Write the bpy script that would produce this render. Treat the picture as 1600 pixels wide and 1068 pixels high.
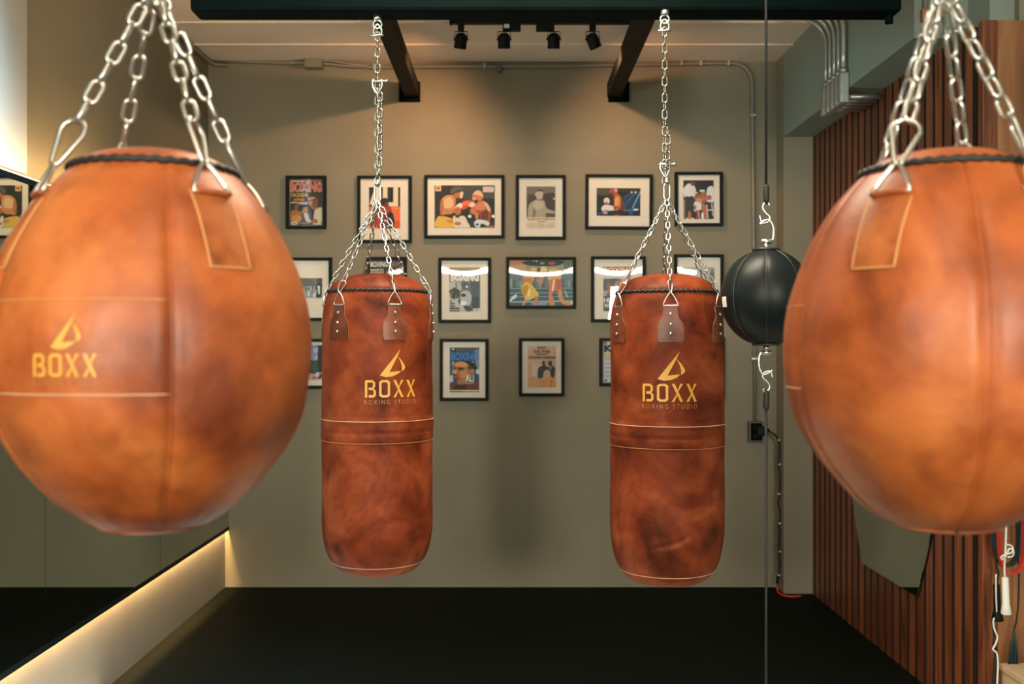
import bpy, bmesh, math, random
from mathutils import Vector, Matrix, noise as mnoise

for _o in list(bpy.data.objects):
    bpy.data.objects.remove(_o)
SC = bpy.context.scene
COL = SC.collection
PI = math.pi

# ------------------------------------------------------------------ camera
F = 1556.0                      # focal length in pixels of the 1600 wide frame
EYE = 1.46
cam_d = bpy.data.cameras.new('camera')
cam_d.sensor_width = 36.0
cam_d.lens = F * 36.0 / 1600.0
cam_d.shift_x = 5.0 / 1600.0
cam_d.shift_y = 6.0 / 1600.0
cam_d.clip_start = 0.05
cam_d.dof.use_dof = True
cam_d.dof.focus_distance = 3.2
cam_d.dof.aperture_fstop = 3.6
cam = bpy.data.objects.new('camera', cam_d)
cam.location = (0, 0, EYE)
cam.rotation_euler = (PI / 2, 0, 0)
COL.objects.link(cam)
SC.camera = cam

# ------------------------------------------------------------------ world, exposure, lights
SC.view_settings.view_transform = 'Standard'
SC.view_settings.look = 'None'
SC.view_settings.gamma = 1.0
SC.view_settings.use_curve_mapping = False
SC.view_settings.exposure = 0.45
w = bpy.data.worlds.new('world')
SC.world = w
w.use_nodes = True
w.node_tree.nodes['Background'].inputs[0].default_value = (0.64, 1.0, 0.76, 1)
w.node_tree.nodes['Background'].inputs[1].default_value = 0.24

WARM = (1.0, 0.53, 0.27)
LED = (1.0, 0.58, 0.22)


R0 = math.radians


def light(name, kind, loc, energy, color, aim=None, **kw):
    d = bpy.data.lights.new(name, kind)
    d.energy = energy
    d.color = color
    for k, v in kw.items():
        setattr(d, k, v)
    o = bpy.data.objects.new(name, d)
    o.location = loc
    if aim is not None:
        o.rotation_euler = (Vector(aim) - Vector(loc)).to_track_quat('-Z', 'Y').to_euler()
    COL.objects.link(o)
    return o


# added overhead fill over the camera's half of the room
light('overhead_fill_light', 'AREA', (0.10, 0.20, 3.05), 9, (1.0, 0.78, 0.54), (0.1, 1.6, 1.2),
      shape='RECTANGLE', size=0.9, size_y=0.4)
# soft area lights added behind the camera for the sheen on the round bags
for wx in (-1.62, 1.62):
    light('rear_fill_light', 'AREA', (wx, -2.5, 2.0), 12, (1.0, 0.96, 0.78), (wx * 0.38, 1.5, 1.56),
          shape='RECTANGLE', size=0.36, size_y=0.65, spread=R0(64))
# added overhead fill between the bags; the pale floor strip bounces it up
light('overhead_fill_light', 'AREA', (0.05, 2.75, 3.14), 32, (1.0, 0.86, 0.66), (0.05, 2.75, 0),
      shape='RECTANGLE', size=1.2, size_y=0.5, spread=R0(120))
# daylight falling on the left wall from a skylight
light('skylight', 'AREA', (-1.62, 3.10, 3.16), 30, (0.46, 0.80, 1.0), (-1.75, 3.15, 2.0),
      shape='RECTANGLE', size=0.3, size_y=0.6, spread=R0(70))
# cool fill added over the mirrors, crossing the room to the bulkhead
light('bulkhead_fill_light', 'AREA', (-1.70, 1.95, 2.16), 3.0, (0.62, 0.96, 0.92), (1.62, 4.9, 2.80),
      shape='RECTANGLE', size=0.5, size_y=0.25, spread=R0(56))


# ------------------------------------------------------------------ materials
def lin(c):
    return tuple(((x / 12.92) if x <= 0.04045 else ((x + 0.055) / 1.055) ** 2.4) for x in c)


def hexc(h):
    return lin(tuple(int(h[i:i + 2], 16) / 255.0 for i in (0, 2, 4)))


_mats = {}


def mat(name, color, rough=0.5, metal=0.0, spec=0.5, noise=0.0, nscale=8.0, bump=0.0, bscale=60.0,
        emit=None, estr=0.0, coat=0.0):
    if name in _mats:
        return _mats[name]
    m = bpy.data.materials.new(name)
    m.use_nodes = True
    nt = m.node_tree
    b = nt.nodes['Principled BSDF']
    b.inputs['Base Color'].default_value = (*color, 1)
    b.inputs['Roughness'].default_value = rough
    b.inputs['Metallic'].default_value = metal
    b.inputs['Specular IOR Level'].default_value = spec
    b.inputs['Coat Weight'].default_value = coat
    if emit:
        b.inputs['Emission Color'].default_value = (*emit, 1)
        b.inputs['Emission Strength'].default_value = estr
    if noise or bump:
        tc = nt.nodes.new('ShaderNodeTexCoord')
    if noise:
        n = nt.nodes.new('ShaderNodeTexNoise')
        n.inputs['Scale'].default_value = nscale
        n.inputs['Detail'].default_value = 5
        nt.links.new(tc.outputs['Object'], n.inputs['Vector'])
        r = nt.nodes.new('ShaderNodeValToRGB')
        r.color_ramp.elements[0].position = 0.3
        r.color_ramp.elements[1].position = 0.7
        r.color_ramp.elements[0].color = (*[c * (1 - noise) for c in color], 1)
        r.color_ramp.elements[1].color = (*[min(1, c * (1 + noise)) for c in color], 1)
        nt.links.new(n.outputs['Fac'], r.inputs['Fac'])
        nt.links.new(r.outputs['Color'], b.inputs['Base Color'])
    if bump:
        n2 = nt.nodes.new('ShaderNodeTexNoise')
        n2.inputs['Scale'].default_value = bscale
        n2.inputs['Detail'].default_value = 4
        nt.links.new(tc.outputs['Object'], n2.inputs['Vector'])
        bp = nt.nodes.new('ShaderNodeBump')
        bp.inputs['Strength'].default_value = bump
        bp.inputs['Distance'].default_value = 0.002
        nt.links.new(n2.outputs['Fac'], bp.inputs['Height'])
        nt.links.new(bp.outputs['Normal'], b.inputs['Normal'])
    _mats[name] = m
    return m


def leather(name, dark, mid, lightc, seed, rough=0.42, scale=5.0, spec=0.42):
    m = bpy.data.materials.new(name)
    m.use_nodes = True
    nt = m.node_tree
    b = nt.nodes['Principled BSDF']
    tc = nt.nodes.new('ShaderNodeTexCoord')
    mp = nt.nodes.new('ShaderNodeMapping')
    mp.inputs['Location'].default_value = (seed * 3.1, seed * 1.7, seed * 2.3)
    nt.links.new(tc.outputs['Object'], mp.inputs['Vector'])
    n = nt.nodes.new('ShaderNodeTexNoise')
    n.inputs['Scale'].default_value = scale
    n.inputs['Detail'].default_value = 7
    n.inputs['Roughness'].default_value = 0.58
    n.inputs['Distortion'].default_value = 0.6
    nt.links.new(mp.outputs['Vector'], n.inputs['Vector'])
    r = nt.nodes.new('ShaderNodeValToRGB')
    cr = r.color_ramp
    cr.elements[0].position = 0.30
    cr.elements[0].color = (*dark, 1)
    cr.elements[1].position = 0.72
    cr.elements[1].color = (*lightc, 1)
    e = cr.elements.new(0.50)
    e.color = (*mid, 1)
    nt.links.new(n.outputs['Fac'], r.inputs['Fac'])
    n3 = nt.nodes.new('ShaderNodeTexNoise')
    n3.inputs['Scale'].default_value = scale * 3.3
    n3.inputs['Detail'].default_value = 5
    nt.links.new(mp.outputs['Vector'], n3.inputs['Vector'])
    r3 = nt.nodes.new('ShaderNodeValToRGB')
    r3.color_ramp.elements[0].position = 0.30
    r3.color_ramp.elements[0].color = (0.62, 0.55, 0.52, 1)
    r3.color_ramp.elements[1].position = 0.52
    r3.color_ramp.elements[1].color = (1, 1, 1, 1)
    nt.links.new(n3.outputs['Fac'], r3.inputs['Fac'])
    mx = nt.nodes.new('ShaderNodeMix')
    mx.data_type = 'RGBA'
    mx.blend_type = 'MULTIPLY'
    mx.inputs[0].default_value = 0.8
    nt.links.new(r.outputs['Color'], mx.inputs[6])
    nt.links.new(r3.outputs['Color'], mx.inputs[7])
    nt.links.new(mx.outputs[2], b.inputs['Base Color'])
    b.inputs['Roughness'].default_value = rough
    b.inputs['Specular IOR Level'].default_value = spec
    n2 = nt.nodes.new('ShaderNodeTexNoise')
    n2.inputs['Scale'].default_value = 160
    n2.inputs['Detail'].default_value = 6
    nt.links.new(tc.outputs['Object'], n2.inputs['Vector'])
    bp = nt.nodes.new('ShaderNodeBump')
    bp.inputs['Strength'].default_value = 0.24
    bp.inputs['Distance'].default_value = 0.0015
    nt.links.new(n2.outputs['Fac'], bp.inputs['Height'])
    n4 = nt.nodes.new('ShaderNodeTexNoise')
    n4.inputs['Scale'].default_value = 16
    n4.inputs['Detail'].default_value = 3
    nt.links.new(mp.outputs['Vector'], n4.inputs['Vector'])
    bp2 = nt.nodes.new('ShaderNodeBump')
    bp2.inputs['Strength'].default_value = 0.25
    bp2.inputs['Distance'].default_value = 0.006
    nt.links.new(n4.outputs['Fac'], bp2.inputs['Height'])
    nt.links.new(bp.outputs['Normal'], bp2.inputs['Normal'])
    nt.links.new(bp2.outputs['Normal'], b.inputs['Normal'])
    return m


def wood(name, dark, lightc, island=True, sx=14.0, sz=0.8, rough=0.38):
    m = bpy.data.materials.new(name)
    m.use_nodes = True
    nt = m.node_tree
    b = nt.nodes['Principled BSDF']
    tc = nt.nodes.new('ShaderNodeTexCoord')
    mp = nt.nodes.new('ShaderNodeMapping')
    mp.inputs['Scale'].default_value = (sx, sx, sz)
    nt.links.new(tc.outputs['Object'], mp.inputs['Vector'])
    n = nt.nodes.new('ShaderNodeTexNoise')
    n.inputs['Scale'].default_value = 2.4
    n.inputs['Detail'].default_value = 6
    n.inputs['Distortion'].default_value = 1.2
    nt.links.new(mp.outputs['Vector'], n.inputs['Vector'])
    r = nt.nodes.new('ShaderNodeValToRGB')
    r.color_ramp.elements[0].position = 0.33
    r.color_ramp.elements[0].color = (*dark, 1)
    r.color_ramp.elements[1].position = 0.68
    r.color_ramp.elements[1].color = (*lightc, 1)
    nt.links.new(n.outputs['Fac'], r.inputs['Fac'])
    out = r.outputs['Color']
    if island:
        g = nt.nodes.new('ShaderNodeNewGeometry')
        mr = nt.nodes.new('ShaderNodeMapRange')
        mr.inputs['To Min'].default_value = 0.82
        mr.inputs['To Max'].default_value = 1.15
        nt.links.new(g.outputs['Random Per Island'], mr.inputs['Value'])
        mx = nt.nodes.new('ShaderNodeMix')
        mx.data_type = 'RGBA'
        mx.blend_type = 'MULTIPLY'
        mx.inputs[0].default_value = 1.0
        nt.links.new(out, mx.inputs[6])
        nt.links.new(mr.outputs['Result'], mx.inputs[7])
        out = mx.outputs[2]
    nt.links.new(out, b.inputs['Base Color'])
    b.inputs['Roughness'].default_value = rough
    return m


def floor_mat():
    m = bpy.data.materials.new('black_rubber_tiles')
    m.use_nodes = True
    nt = m.node_tree
    b = nt.nodes['Principled BSDF']
    tc = nt.nodes.new('ShaderNodeTexCoord')
    mp = nt.nodes.new('ShaderNodeMapping')
    mp.inputs['Location'].default_value = (0.31, -0.415, 0)
    nt.links.new(tc.outputs['Object'], mp.inputs['Vector'])
    br = nt.nodes.new('ShaderNodeTexBrick')
    br.offset = 0.0
    br.inputs['Scale'].default_value = 1.0
    br.inputs['Brick Width'].default_value = 0.62
    br.inputs['Row Height'].default_value = 0.62
    br.inputs['Mortar Size'].default_value = 0.0018
    br.inputs['Mortar Smooth'].default_value = 0.2
    br.inputs['Color1'].default_value = (0.0054, 0.0076, 0.0052, 1)
    br.inputs['Color2'].default_value = (0.0058, 0.0082, 0.0056, 1)
    br.inputs['Mortar'].default_value = (0.010, 0.017, 0.014, 1)
    nt.links.new(mp.outputs['Vector'], br.inputs['Vector'])
    nt.links.new(br.outputs['Color'], b.inputs['Base Color'])
    b.inputs['Roughness'].default_value = 0.62
    b.inputs['Specular IOR Level'].default_value = 0.04
    n = nt.nodes.new('ShaderNodeTexNoise')
    n.inputs['Scale'].default_value = 260
    nt.links.new(tc.outputs['Object'], n.inputs['Vector'])
    bp = nt.nodes.new('ShaderNodeBump')
    bp.inputs['Strength'].default_value = 0.2
    bp.inputs['Distance'].default_value = 0.001
    nt.links.new(n.outputs['Fac'], bp.inputs['Height'])
    nt.links.new(bp.outputs['Normal'], b.inputs['Normal'])
    return m


def glass_mat():
    m = bpy.data.materials.new('picture_glass')
    m.use_nodes = True
    nt = m.node_tree
    nt.nodes.remove(nt.nodes['Principled BSDF'])
    out = nt.nodes['Material Output']
    t = nt.nodes.new('ShaderNodeBsdfTransparent')
    g = nt.nodes.new('ShaderNodeBsdfGlossy')
    g.inputs['Roughness'].default_value = 0.015
    lw = nt.nodes.new('ShaderNodeLayerWeight')      # 'Facing' is the same from both sides of a thin pane
    pw5 = nt.nodes.new('ShaderNodeMath')
    pw5.operation = 'POWER'
    pw5.inputs[1].default_value = 5.0
    nt.links.new(lw.outputs['Facing'], pw5.inputs[0])
    f = nt.nodes.new('ShaderNodeMapRange')
    f.inputs['To Min'].default_value = 0.045
    f.inputs['To Max'].default_value = 0.9
    nt.links.new(pw5.outputs[0], f.inputs['Value'])
    mx = nt.nodes.new('ShaderNodeMixShader')
    nt.links.new(f.outputs[0], mx.inputs[0])
    nt.links.new(t.outputs[0], mx.inputs[1])
    nt.links.new(g.outputs[0], mx.inputs[2])
    nt.links.new(mx.outputs[0], out.inputs['Surface'])
    return m


M_WALL = mat('taupe_wall_paint', (0.250, 0.222, 0.158), 0.7, noise=0.05, nscale=2.5, bump=0.08, bscale=90)
M_PLINTH = mat('pale_plinth_paint', (0.34, 0.325, 0.285), 0.7, noise=0.07, nscale=3.5, bump=0.1, bscale=50)
M_SOFFIT = mat('cool_lit_soffit_paint', (0.255, 0.31, 0.265), 0.65, noise=0.04, nscale=2.5, bump=0.08, bscale=90)  # cast of cool daylight on the bulkhead put into its colour
M_PALEFLOOR = mat('bounce_floor_pale', (0.66, 0.62, 0.56), 0.6, noise=0.08, nscale=3.0)  # kept pale so the added floor strip returns light
M_CEIL = mat('tan_ceiling_paint', (0.93, 0.82, 0.70), 0.65, noise=0.05, nscale=2.0)
M_WHITE = mat('pale_wall_paint', (0.42, 0.43, 0.41), 0.6, noise=0.03)
M_FLOOR = floor_mat()
M_BLACKSTEEL = mat('black_powder_coat', (0.0010, 0.0042, 0.0038), 0.6, spec=0.03, noise=0.15, nscale=10)
M_BROWNSTEEL = mat('dark_primer_steel', (0.013, 0.012, 0.0095), 0.6, spec=0.1, noise=0.2, nscale=9)
M_CHROME = mat('zinc_chain', (0.60, 0.585, 0.545), 0.32, 1.0, noise=0.08, nscale=60)
M_BAGCHAIN = mat('grey_zinc_chain', (0.46, 0.455, 0.43), 0.28, 1.0, noise=0.1, nscale=60)
M_DARKCHAIN = mat('dull_zinc_chain', (0.30, 0.275, 0.235), 0.3, 1.0, noise=0.12, nscale=60)
M_CHROME2 = mat('bright_zinc', (0.66, 0.66, 0.63), 0.25, 1.0)
M_GALV = mat('galvanised_conduit', (0.52, 0.54, 0.52), 0.38, 0.85, noise=0.12, nscale=14)
M_PAINTPIPE = mat('painted_conduit', (0.26, 0.24, 0.19), 0.45, 0.25, noise=0.06, nscale=20)
M_CORD = mat('black_cord', (0.010, 0.010, 0.009), 0.6, bump=0.3, bscale=300)
M_BALLBLACK = mat('black_leather', (0.0055, 0.0085, 0.0085), 0.42, spec=0.22, noise=0.2, nscale=9, bump=0.12, bscale=180)
M_BALLSEAM = mat('black_piping', (0.014, 0.016, 0.015), 0.4)
M_TAN = mat('tan_stitching', (0.56, 0.26, 0.085), 0.6)
M_STRAPEDGE = mat('brown_strap_edge', (0.24, 0.095, 0.036), 0.6)
M_CREAM = mat('cream_stitching', (0.62, 0.40, 0.24), 0.65)
M_GOLD = mat('gold_print', (0.66, 0.335, 0.045), 0.45)
M_GOLDFADE = mat('worn_gold_print', (0.40, 0.165, 0.040), 0.5)
M_FRAME = mat('black_picture_moulding', (0.006, 0.010, 0.008), 0.5, spec=0.12, noise=0.1, nscale=20)
M_MATBOARD = mat('cream_mat_board', (0.80, 0.76, 0.68), 0.85, noise=0.02, nscale=40)
M_GLASS = glass_mat()
M_MIRROR = mat('mirror_silver', (0.60, 0.66, 0.60), 0.012, 1.0)
M_BLACK = mat('matt_black', (0.004, 0.007, 0.007), 0.5, spec=0.2)
M_GREY = mat('grey_enamel', (0.10, 0.11, 0.11), 0.5)
M_WHITEPL = mat('white_plastic', (0.78, 0.76, 0.72), 0.45)
M_RED = mat('red_rubber', (0.60, 0.035, 0.025), 0.5)
M_GREENRUB = mat('dark_green_rubber', (0.018, 0.042, 0.040), 0.55)
M_BEIGE = mat('beige_laminate', (0.62, 0.44, 0.27), 0.5, noise=0.05, nscale=5)
M_SLAT = wood('walnut_slats', (0.105, 0.026, 0.009), (0.29, 0.082, 0.029), True)
M_SLATBACK = mat('dark_slat_backing', (0.020, 0.009, 0.005), 0.7)
M_PANELW = wood('walnut_veneer', (0.20, 0.070, 0.026), (0.42, 0.175, 0.070), False, sx=5.0, sz=0.55)
M_LEDM = mat('led_diffuser', (0.9, 0.8, 0.6), 0.5, emit=(1.0, 0.70, 0.36), estr=6.0)
M_LENS = mat('spot_lens', (0.9, 0.85, 0.75), 0.3, emit=(1.0, 0.78, 0.5), estr=3.0)
M_PENDANT = mat('pendant_tube', (0.95, 0.95, 0.9), 0.4, emit=(1.0, 0.93, 0.86), estr=34.0)
L_BALL1 = leather('tan_ball_leather', (0.165, 0.032, 0.009), (0.40, 0.092, 0.020), (0.56, 0.168, 0.042), 1.0, 0.44, 4.2, 0.40)
L_BALL2 = leather('tan_ball_leather_two', (0.165, 0.032, 0.009), (0.40, 0.092, 0.020), (0.56, 0.168, 0.042), 4.3, 0.44, 4.0, 0.40)
L_BAG1 = leather('brown_bag_leather', (0.045, 0.0088, 0.0040), (0.190, 0.034, 0.0110), (0.33, 0.076, 0.026), 2.0, 0.48, 5.5, 0.12)
L_BAG2 = leather('brown_bag_leather_two', (0.045, 0.0088, 0.0040), (0.190, 0.035, 0.0110), (0.33, 0.078, 0.026), 7.0, 0.48, 5.0, 0.12)
L_STRAP = leather('brown_strap_leather', (0.09, 0.022, 0.009), (0.145, 0.036, 0.015), (0.20, 0.058, 0.026), 3.0, 0.38, 9.0)
L_STRAPB = leather('tan_strap_leather', (0.22, 0.055, 0.014), (0.36, 0.092, 0.022), (0.46, 0.14, 0.036), 3.0, 0.42, 8.0)


# ------------------------------------------------------------------ mesh helpers
def mesh_obj(name, bm, m, parent=None, smooth=False, mats=None):
    me = bpy.data.meshes.new(name)
    bm.to_mesh(me)
    bm.free()
    for x in (mats or [m]):
        me.materials.append(x)
    if smooth:
        for p in me.polygons:
            p.use_smooth = True
    o = bpy.data.objects.new(name, me)
    COL.objects.link(o)
    if parent is not None:
        o.parent = parent
    return o


def tag(o, label=None, category=None, group=None, kind=None):
    if label:
        o['label'] = label
    if category:
        o['category'] = category
    if group:
        o['group'] = group
    if kind:
        o['kind'] = kind
    return o


def thing(name, loc, label, category, group=None):
    o = bpy.data.objects.new(name, None)
    o.location = loc
    o.empty_display_size = 0.05
    COL.objects.link(o)
    return tag(o, label, category, group)


def structure(name, bm, m, smooth=False):
    return tag(mesh_obj(name, bm, m, None, smooth), kind='structure')


def box(bm, x0, x1, y0, y1, z0, z1, bevel=0.0, mi=0):
    vs = [bm.verts.new((x, y, z)) for x in (x0, x1) for y in (y0, y1) for z in (z0, z1)]
    idx = [(0, 1, 3, 2), (4, 6, 7, 5), (0, 4, 5, 1), (2, 3, 7, 6), (0, 2, 6, 4), (1, 5, 7, 3)]
    fs = [bm.faces.new([vs[i] for i in f]) for f in idx]
    for f in fs:
        f.material_index = mi
    if bevel:
        es = list({e for f in fs for e in f.edges})
        bmesh.ops.bevel(bm, geom=es, offset=bevel, segments=2, affect='EDGES', profile=0.5)
    return fs


def boxbm(*a, **k):
    bm = bmesh.new()
    box(bm, *a, **k)
    return bm


def tube(bm, pts, r, n=8, closed=False, radii=None, caps=True):
    """swept tube along points with parallel-transported frame"""
    pts = [Vector(p) for p in pts]
    N = len(pts)
    tang = []
    for i in range(N):
        if closed:
            t = pts[(i + 1) % N] - pts[(i - 1) % N]
        else:
            t = pts[min(i + 1, N - 1)] - pts[max(i - 1, 0)]
        tang.append(t.normalized())
    ref = Vector((0, 0, 1)) if abs(tang[0].z) < 0.9 else Vector((1, 0, 0))
    nrm = tang[0].cross(ref).normalized()
    rings = []
    for i in range(N):
        t = tang[i]
        nrm = (nrm - t * nrm.dot(t))
        nrm = nrm.normalized() if nrm.length > 1e-6 else t.orthogonal().normalized()
        bi = t.cross(nrm)
        rr = radii[i] if radii else r
        rings.append([bm.verts.new(pts[i] + (nrm * math.cos(2 * PI * k / n) + bi * math.sin(2 * PI * k / n)) * rr)
                      for k in range(n)])
    last = N if closed else N - 1
    for i in range(last):
        a, b = rings[i], rings[(i + 1) % N]
        off = 0
        if closed and i == N - 1:
            best = None
            for s in range(n):
                d = sum((a[k].co - b[(k + s) % n].co).length for k in range(n))
                if best is None or d < best:
                    best, off = d, s
        for k in range(n):
            bm.faces.new((a[k], a[(k + 1) % n], b[(k + 1 + off) % n], b[(k + off) % n]))
    if caps and not closed:
        bm.faces.new(rings[0][::-1])
        bm.faces.new(rings[-1])


def tubebm(pts, r, n=8, closed=False, radii=None):
    bm = bmesh.new()
    tube(bm, pts, r, n, closed, radii)
    bmesh.ops.recalc_face_normals(bm, faces=bm.faces[:])
    return bm


def crom(pts, sub=6, closed=False):
    pts = [Vector(p) for p in pts]
    N = len(pts)
    out = []
    rng = range(N) if closed else range(N - 1)
    for i in rng:
        if closed:
            p0, p1, p2, p3 = pts[i - 1], pts[i], pts[(i + 1) % N], pts[(i + 2) % N]
        else:
            p0, p1, p2, p3 = pts[max(i - 1, 0)], pts[i], pts[i + 1], pts[min(i + 2, N - 1)]
        for s in range(sub):
            t = s / sub
            out.append(0.5 * ((2 * p1) + (p2 - p0) * t + (2 * p0 - 5 * p1 + 4 * p2 - p3) * t * t
                              + (3 * p1 - p0 - 3 * p2 + p3) * t ** 3))
    if not closed:
        out.append(pts[-1])
    return out


def interp(profile, z):
    """radius from a list of (z, r) sorted by z, smooth monotone-ish"""
    if z <= profile[0][0]:
        return profile[0][1]
    for i in range(len(profile) - 1):
        z0, r0 = profile[i]
        z1, r1 = profile[i + 1]
        if z <= z1:
            t = (z - z0) / (z1 - z0)
            return r0 + (r1 - r0) * t
    return profile[-1][1]


def lathe(bm, prof, seg=48, disp=None, close=True):
    """prof: list of (z, r); theta 0 faces -Y, grows towards +X"""
    rings = []
    for z, r in prof:
        if r < 1e-5:
            rings.append([bm.verts.new((0, 0, z))])
            continue
        ring = []
        for k in range(seg):
            th = 2 * PI * k / seg
            rr = r + (disp(th, z) if disp else 0)
            ring.append(bm.verts.new((rr * math.sin(th), -rr * math.cos(th), z)))
        rings.append(ring)
    for a, b in zip(rings[:-1], rings[1:]):
        for k in range(seg):
            k2 = (k + 1) % seg
            if len(a) == 1 and len(b) == 1:
                continue
            if len(a) == 1:
                bm.faces.new((a[0], b[k2], b[k]))
            elif len(b) == 1:
                bm.faces.new((a[k], a[k2], b[0]))
            else:
                bm.faces.new((a[k], a[k2], b[k2], b[k]))
    if close:
        if len(rings[0]) > 1:
            bm.faces.new(rings[0][::-1])
        if len(rings[-1]) > 1:
            bm.faces.new(rings[-1])


def smooth_profile(prof, sub=5):
    pts = crom([(r, z, 0) for z, r in prof], sub)
    return [(p.y, max(0.0, p.x)) for p in pts]


def cyl(bm, p0, p1, r, n=16, r2=None):
    tube(bm, [p0, p1], r, n, radii=[r, r2 if r2 is not None else r])


# ------------------------------------------------------------------ chain links
def link_path(L, W, r, top_w=None):
    """closed oval path in the XZ plane, outer size L x W; top_w for pear shapes"""
    hw, hl = W / 2 - r, L / 2 - r
    tw = (top_w / 2 - r) if top_w else hw
    pts = []
    for i in range(7):
        a = PI * i / 6
        pts.append((tw * math.cos(a), 0, hl - tw + tw * math.sin(a)))
    for i in range(7):
        a = PI + PI * i / 6
        pts.append((hw * math.cos(a), 0, -hl + hw + hw * math.sin(a)))
    return pts


def link_mesh(name, L, W, r, top_w=None, n=8):
    bm = tubebm(link_path(L, W, r, top_w), r, n, True)
    me = bpy.data.meshes.new(name)
    bm.to_mesh(me)
    bm.free()
    me.materials.append(M_CHROME)
    for p in me.polygons:
        p.use_smooth = True
    return me


def frame_matrix(loc, d, side, roll):
    """matrix with local Z along d, local X near side, rolled about d"""
    d = Vector(d).normalized()
    s = Vector(side)
    s = (s - d * s.dot(d)).normalized()
    y = d.cross(s)
    m = Matrix((s, y, d)).transposed().to_4x4()
    return Matrix.Translation(loc) @ m @ Matrix.Rotation(roll, 4, 'Z')


def place(me, name, parent, mtx):
    o = bpy.data.objects.new(name, me)
    COL.objects.link(o)
    o.parent = parent
    o.matrix_basis = mtx
    return o


RNG = random.Random(5)


def strand(root, A, B, pitch, me, side, roll0=0.0, name='chain_strand', flat=False, jit=0.12):
    """links from A (top) down to B; first link is the part, the others its sub-parts (or all parts if flat)"""
    A, B = Vector(A), Vector(B)
    d = (A - B)
    n = max(1, round(d.length / pitch))
    step = d.length / n
    d.normalize()
    first = None
    for i in range(n):
        c = A - d * (step * (i + 0.5))
        roll = roll0 + (PI / 2 if i % 2 else 0) + RNG.uniform(-jit, jit)
        mtx = frame_matrix(c, d, side, roll)
        if flat:
            place(me, 'chain_link', root, mtx)
        elif first is None:
            m2 = me.copy()
            m2.transform(mtx)
            first = bpy.data.objects.new(name, m2)
            COL.objects.link(first)
            first.parent = root
        else:
            place(me, 'chain_link', first, mtx)
    return first


# ------------------------------------------------------------------ flat shapes and text
_textcache = {}


def text_polys(s, bold=0.0, spacing=1.0):
    key = (s, bold, spacing)
    if key in _textcache:
        return _textcache[key]
    cu = bpy.data.curves.new('tmp', 'FONT')
    cu.body = s
    cu.offset = bold
    cu.space_character = spacing
    cu.resolution_u = 3
    o = bpy.data.objects.new('tmp', cu)
    COL.objects.link(o)
    dg = bpy.context.evaluated_depsgraph_get()
    me = bpy.data.meshes.new_from_object(o.evaluated_get(dg))
    vs = [(v.co.x, v.co.y) for v in me.vertices]
    fs = [tuple(p.vertices) for p in me.polygons]
    bpy.data.objects.remove(o)
    bpy.data.curves.remove(cu)
    bpy.data.meshes.remove(me)
    x0, x1 = min(v[0] for v in vs), max(v[0] for v in vs)
    y0, y1 = min(v[1] for v in vs), max(v[1] for v in vs)
    vs = [((x - x0) / (x1 - x0), (y - y0) / (y1 - y0)) for x, y in vs]
    _textcache[key] = (vs, fs)
    return vs, fs


def rect(x0, y0, x1, y1):
    return [(x0, y0), (x1, y0), (x1, y1), (x0, y1)]


def letters_boxx():
    """the four stencil letters as convex polygons in a box 0..1 wide, 0..1 high (y up)"""
    P = []
    wd, gap = 0.205, 0.06
    s = 0.045

    def add(pts, k):
        ox = k * (wd + gap)
        P.append([(ox + x, y) for x, y in pts])
    # B
    add(rect(0, 0.0, s, 0.94), 0)
    add([(0.0, 0.94), (s, 0.86), (0.16, 0.86), (0.145, 1.0), (0.02, 1.0)], 0)
    add([(0.145, 1.0), (0.14, 0.86), (0.150, 0.82), (0.192, 0.86)], 0)
    add([(0.150, 0.82), (0.192, 0.86), (0.192, 0.62), (0.150, 0.64)], 0)
    add([(0.150, 0.64), (0.192, 0.62), (0.165, 0.52), (0.135, 0.57)], 0)
    add([(0.07, 0.57), (0.135, 0.57), (0.165, 0.52), (0.145, 0.43), (0.07, 0.43)], 0)
    add([(0.145, 0.43), (0.165, 0.52), (0.205, 0.38), (0.162, 0.36)], 0)
    add([(0.162, 0.36), (0.205, 0.38), (0.205, 0.12), (0.162, 0.17)], 0)
    add([(0.162, 0.17), (0.205, 0.12), (0.165, 0.0), (0.145, 0.14)], 0)
    add([(0.07, 0.14), (0.145, 0.14), (0.165, 0.0), (0.07, 0.0)], 0)
    # O
    c, ci = 0.045, 0.022
    H = 0.11
    out = [(c, 0), (wd - c, 0), (wd, H), (wd, 1 - H), (wd - c, 1), (c, 1), (0, 1 - H), (0, H)]
    t = 0.13
    inn = [(s + ci, t), (wd - s - ci, t), (wd - s, t + 0.07), (wd - s, 1 - t - 0.07), (wd - s - ci, 1 - t),
           (s + ci, 1 - t), (s, 1 - t - 0.07), (s, t + 0.07)]
    for i in range(8):
        j = (i + 1) % 8
        add([out[i], out[j], inn[j], inn[i]], 1)
    # X X
    for k in (2, 3):
        e = 0.052
        add([(0, 1), (e, 1), (wd, 0), (wd - e, 0)], k)
        add([(wd - e, 1), (wd, 1), (0.125, 0.60), (0.100, 0.56)], k)
        add([(0, 0), (e, 0), (0.105, 0.41), (0.080, 0.40)], k)
    return P


SAIL = [
    [(0.79, 1.0), (0.60, 0.62), (0.37, 0.18), (0.0, 0.06)][:0] or
    [(0.80, 1.0), (0.66, 0.70), (0.37, 0.18), (0.60, 0.20), (0.83, 0.22), (0.70, 0.11), (0.48, 0.02), (0.22, 0.0), (0.0, 0.06), (0.40, 0.53)],
    [(0.69, 0.74), (0.86, 0.58), (0.98, 0.40), (1.0, 0.33), (0.93, 0.24), (0.85, 0.20), (0.86, 0.36), (0.80, 0.54)],
]


def poly2d(bm, pts, maxlen=None):
    vs = [bm.verts.new((x, y, 0)) for x, y in pts]
    return bm.faces.new(vs)


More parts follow.
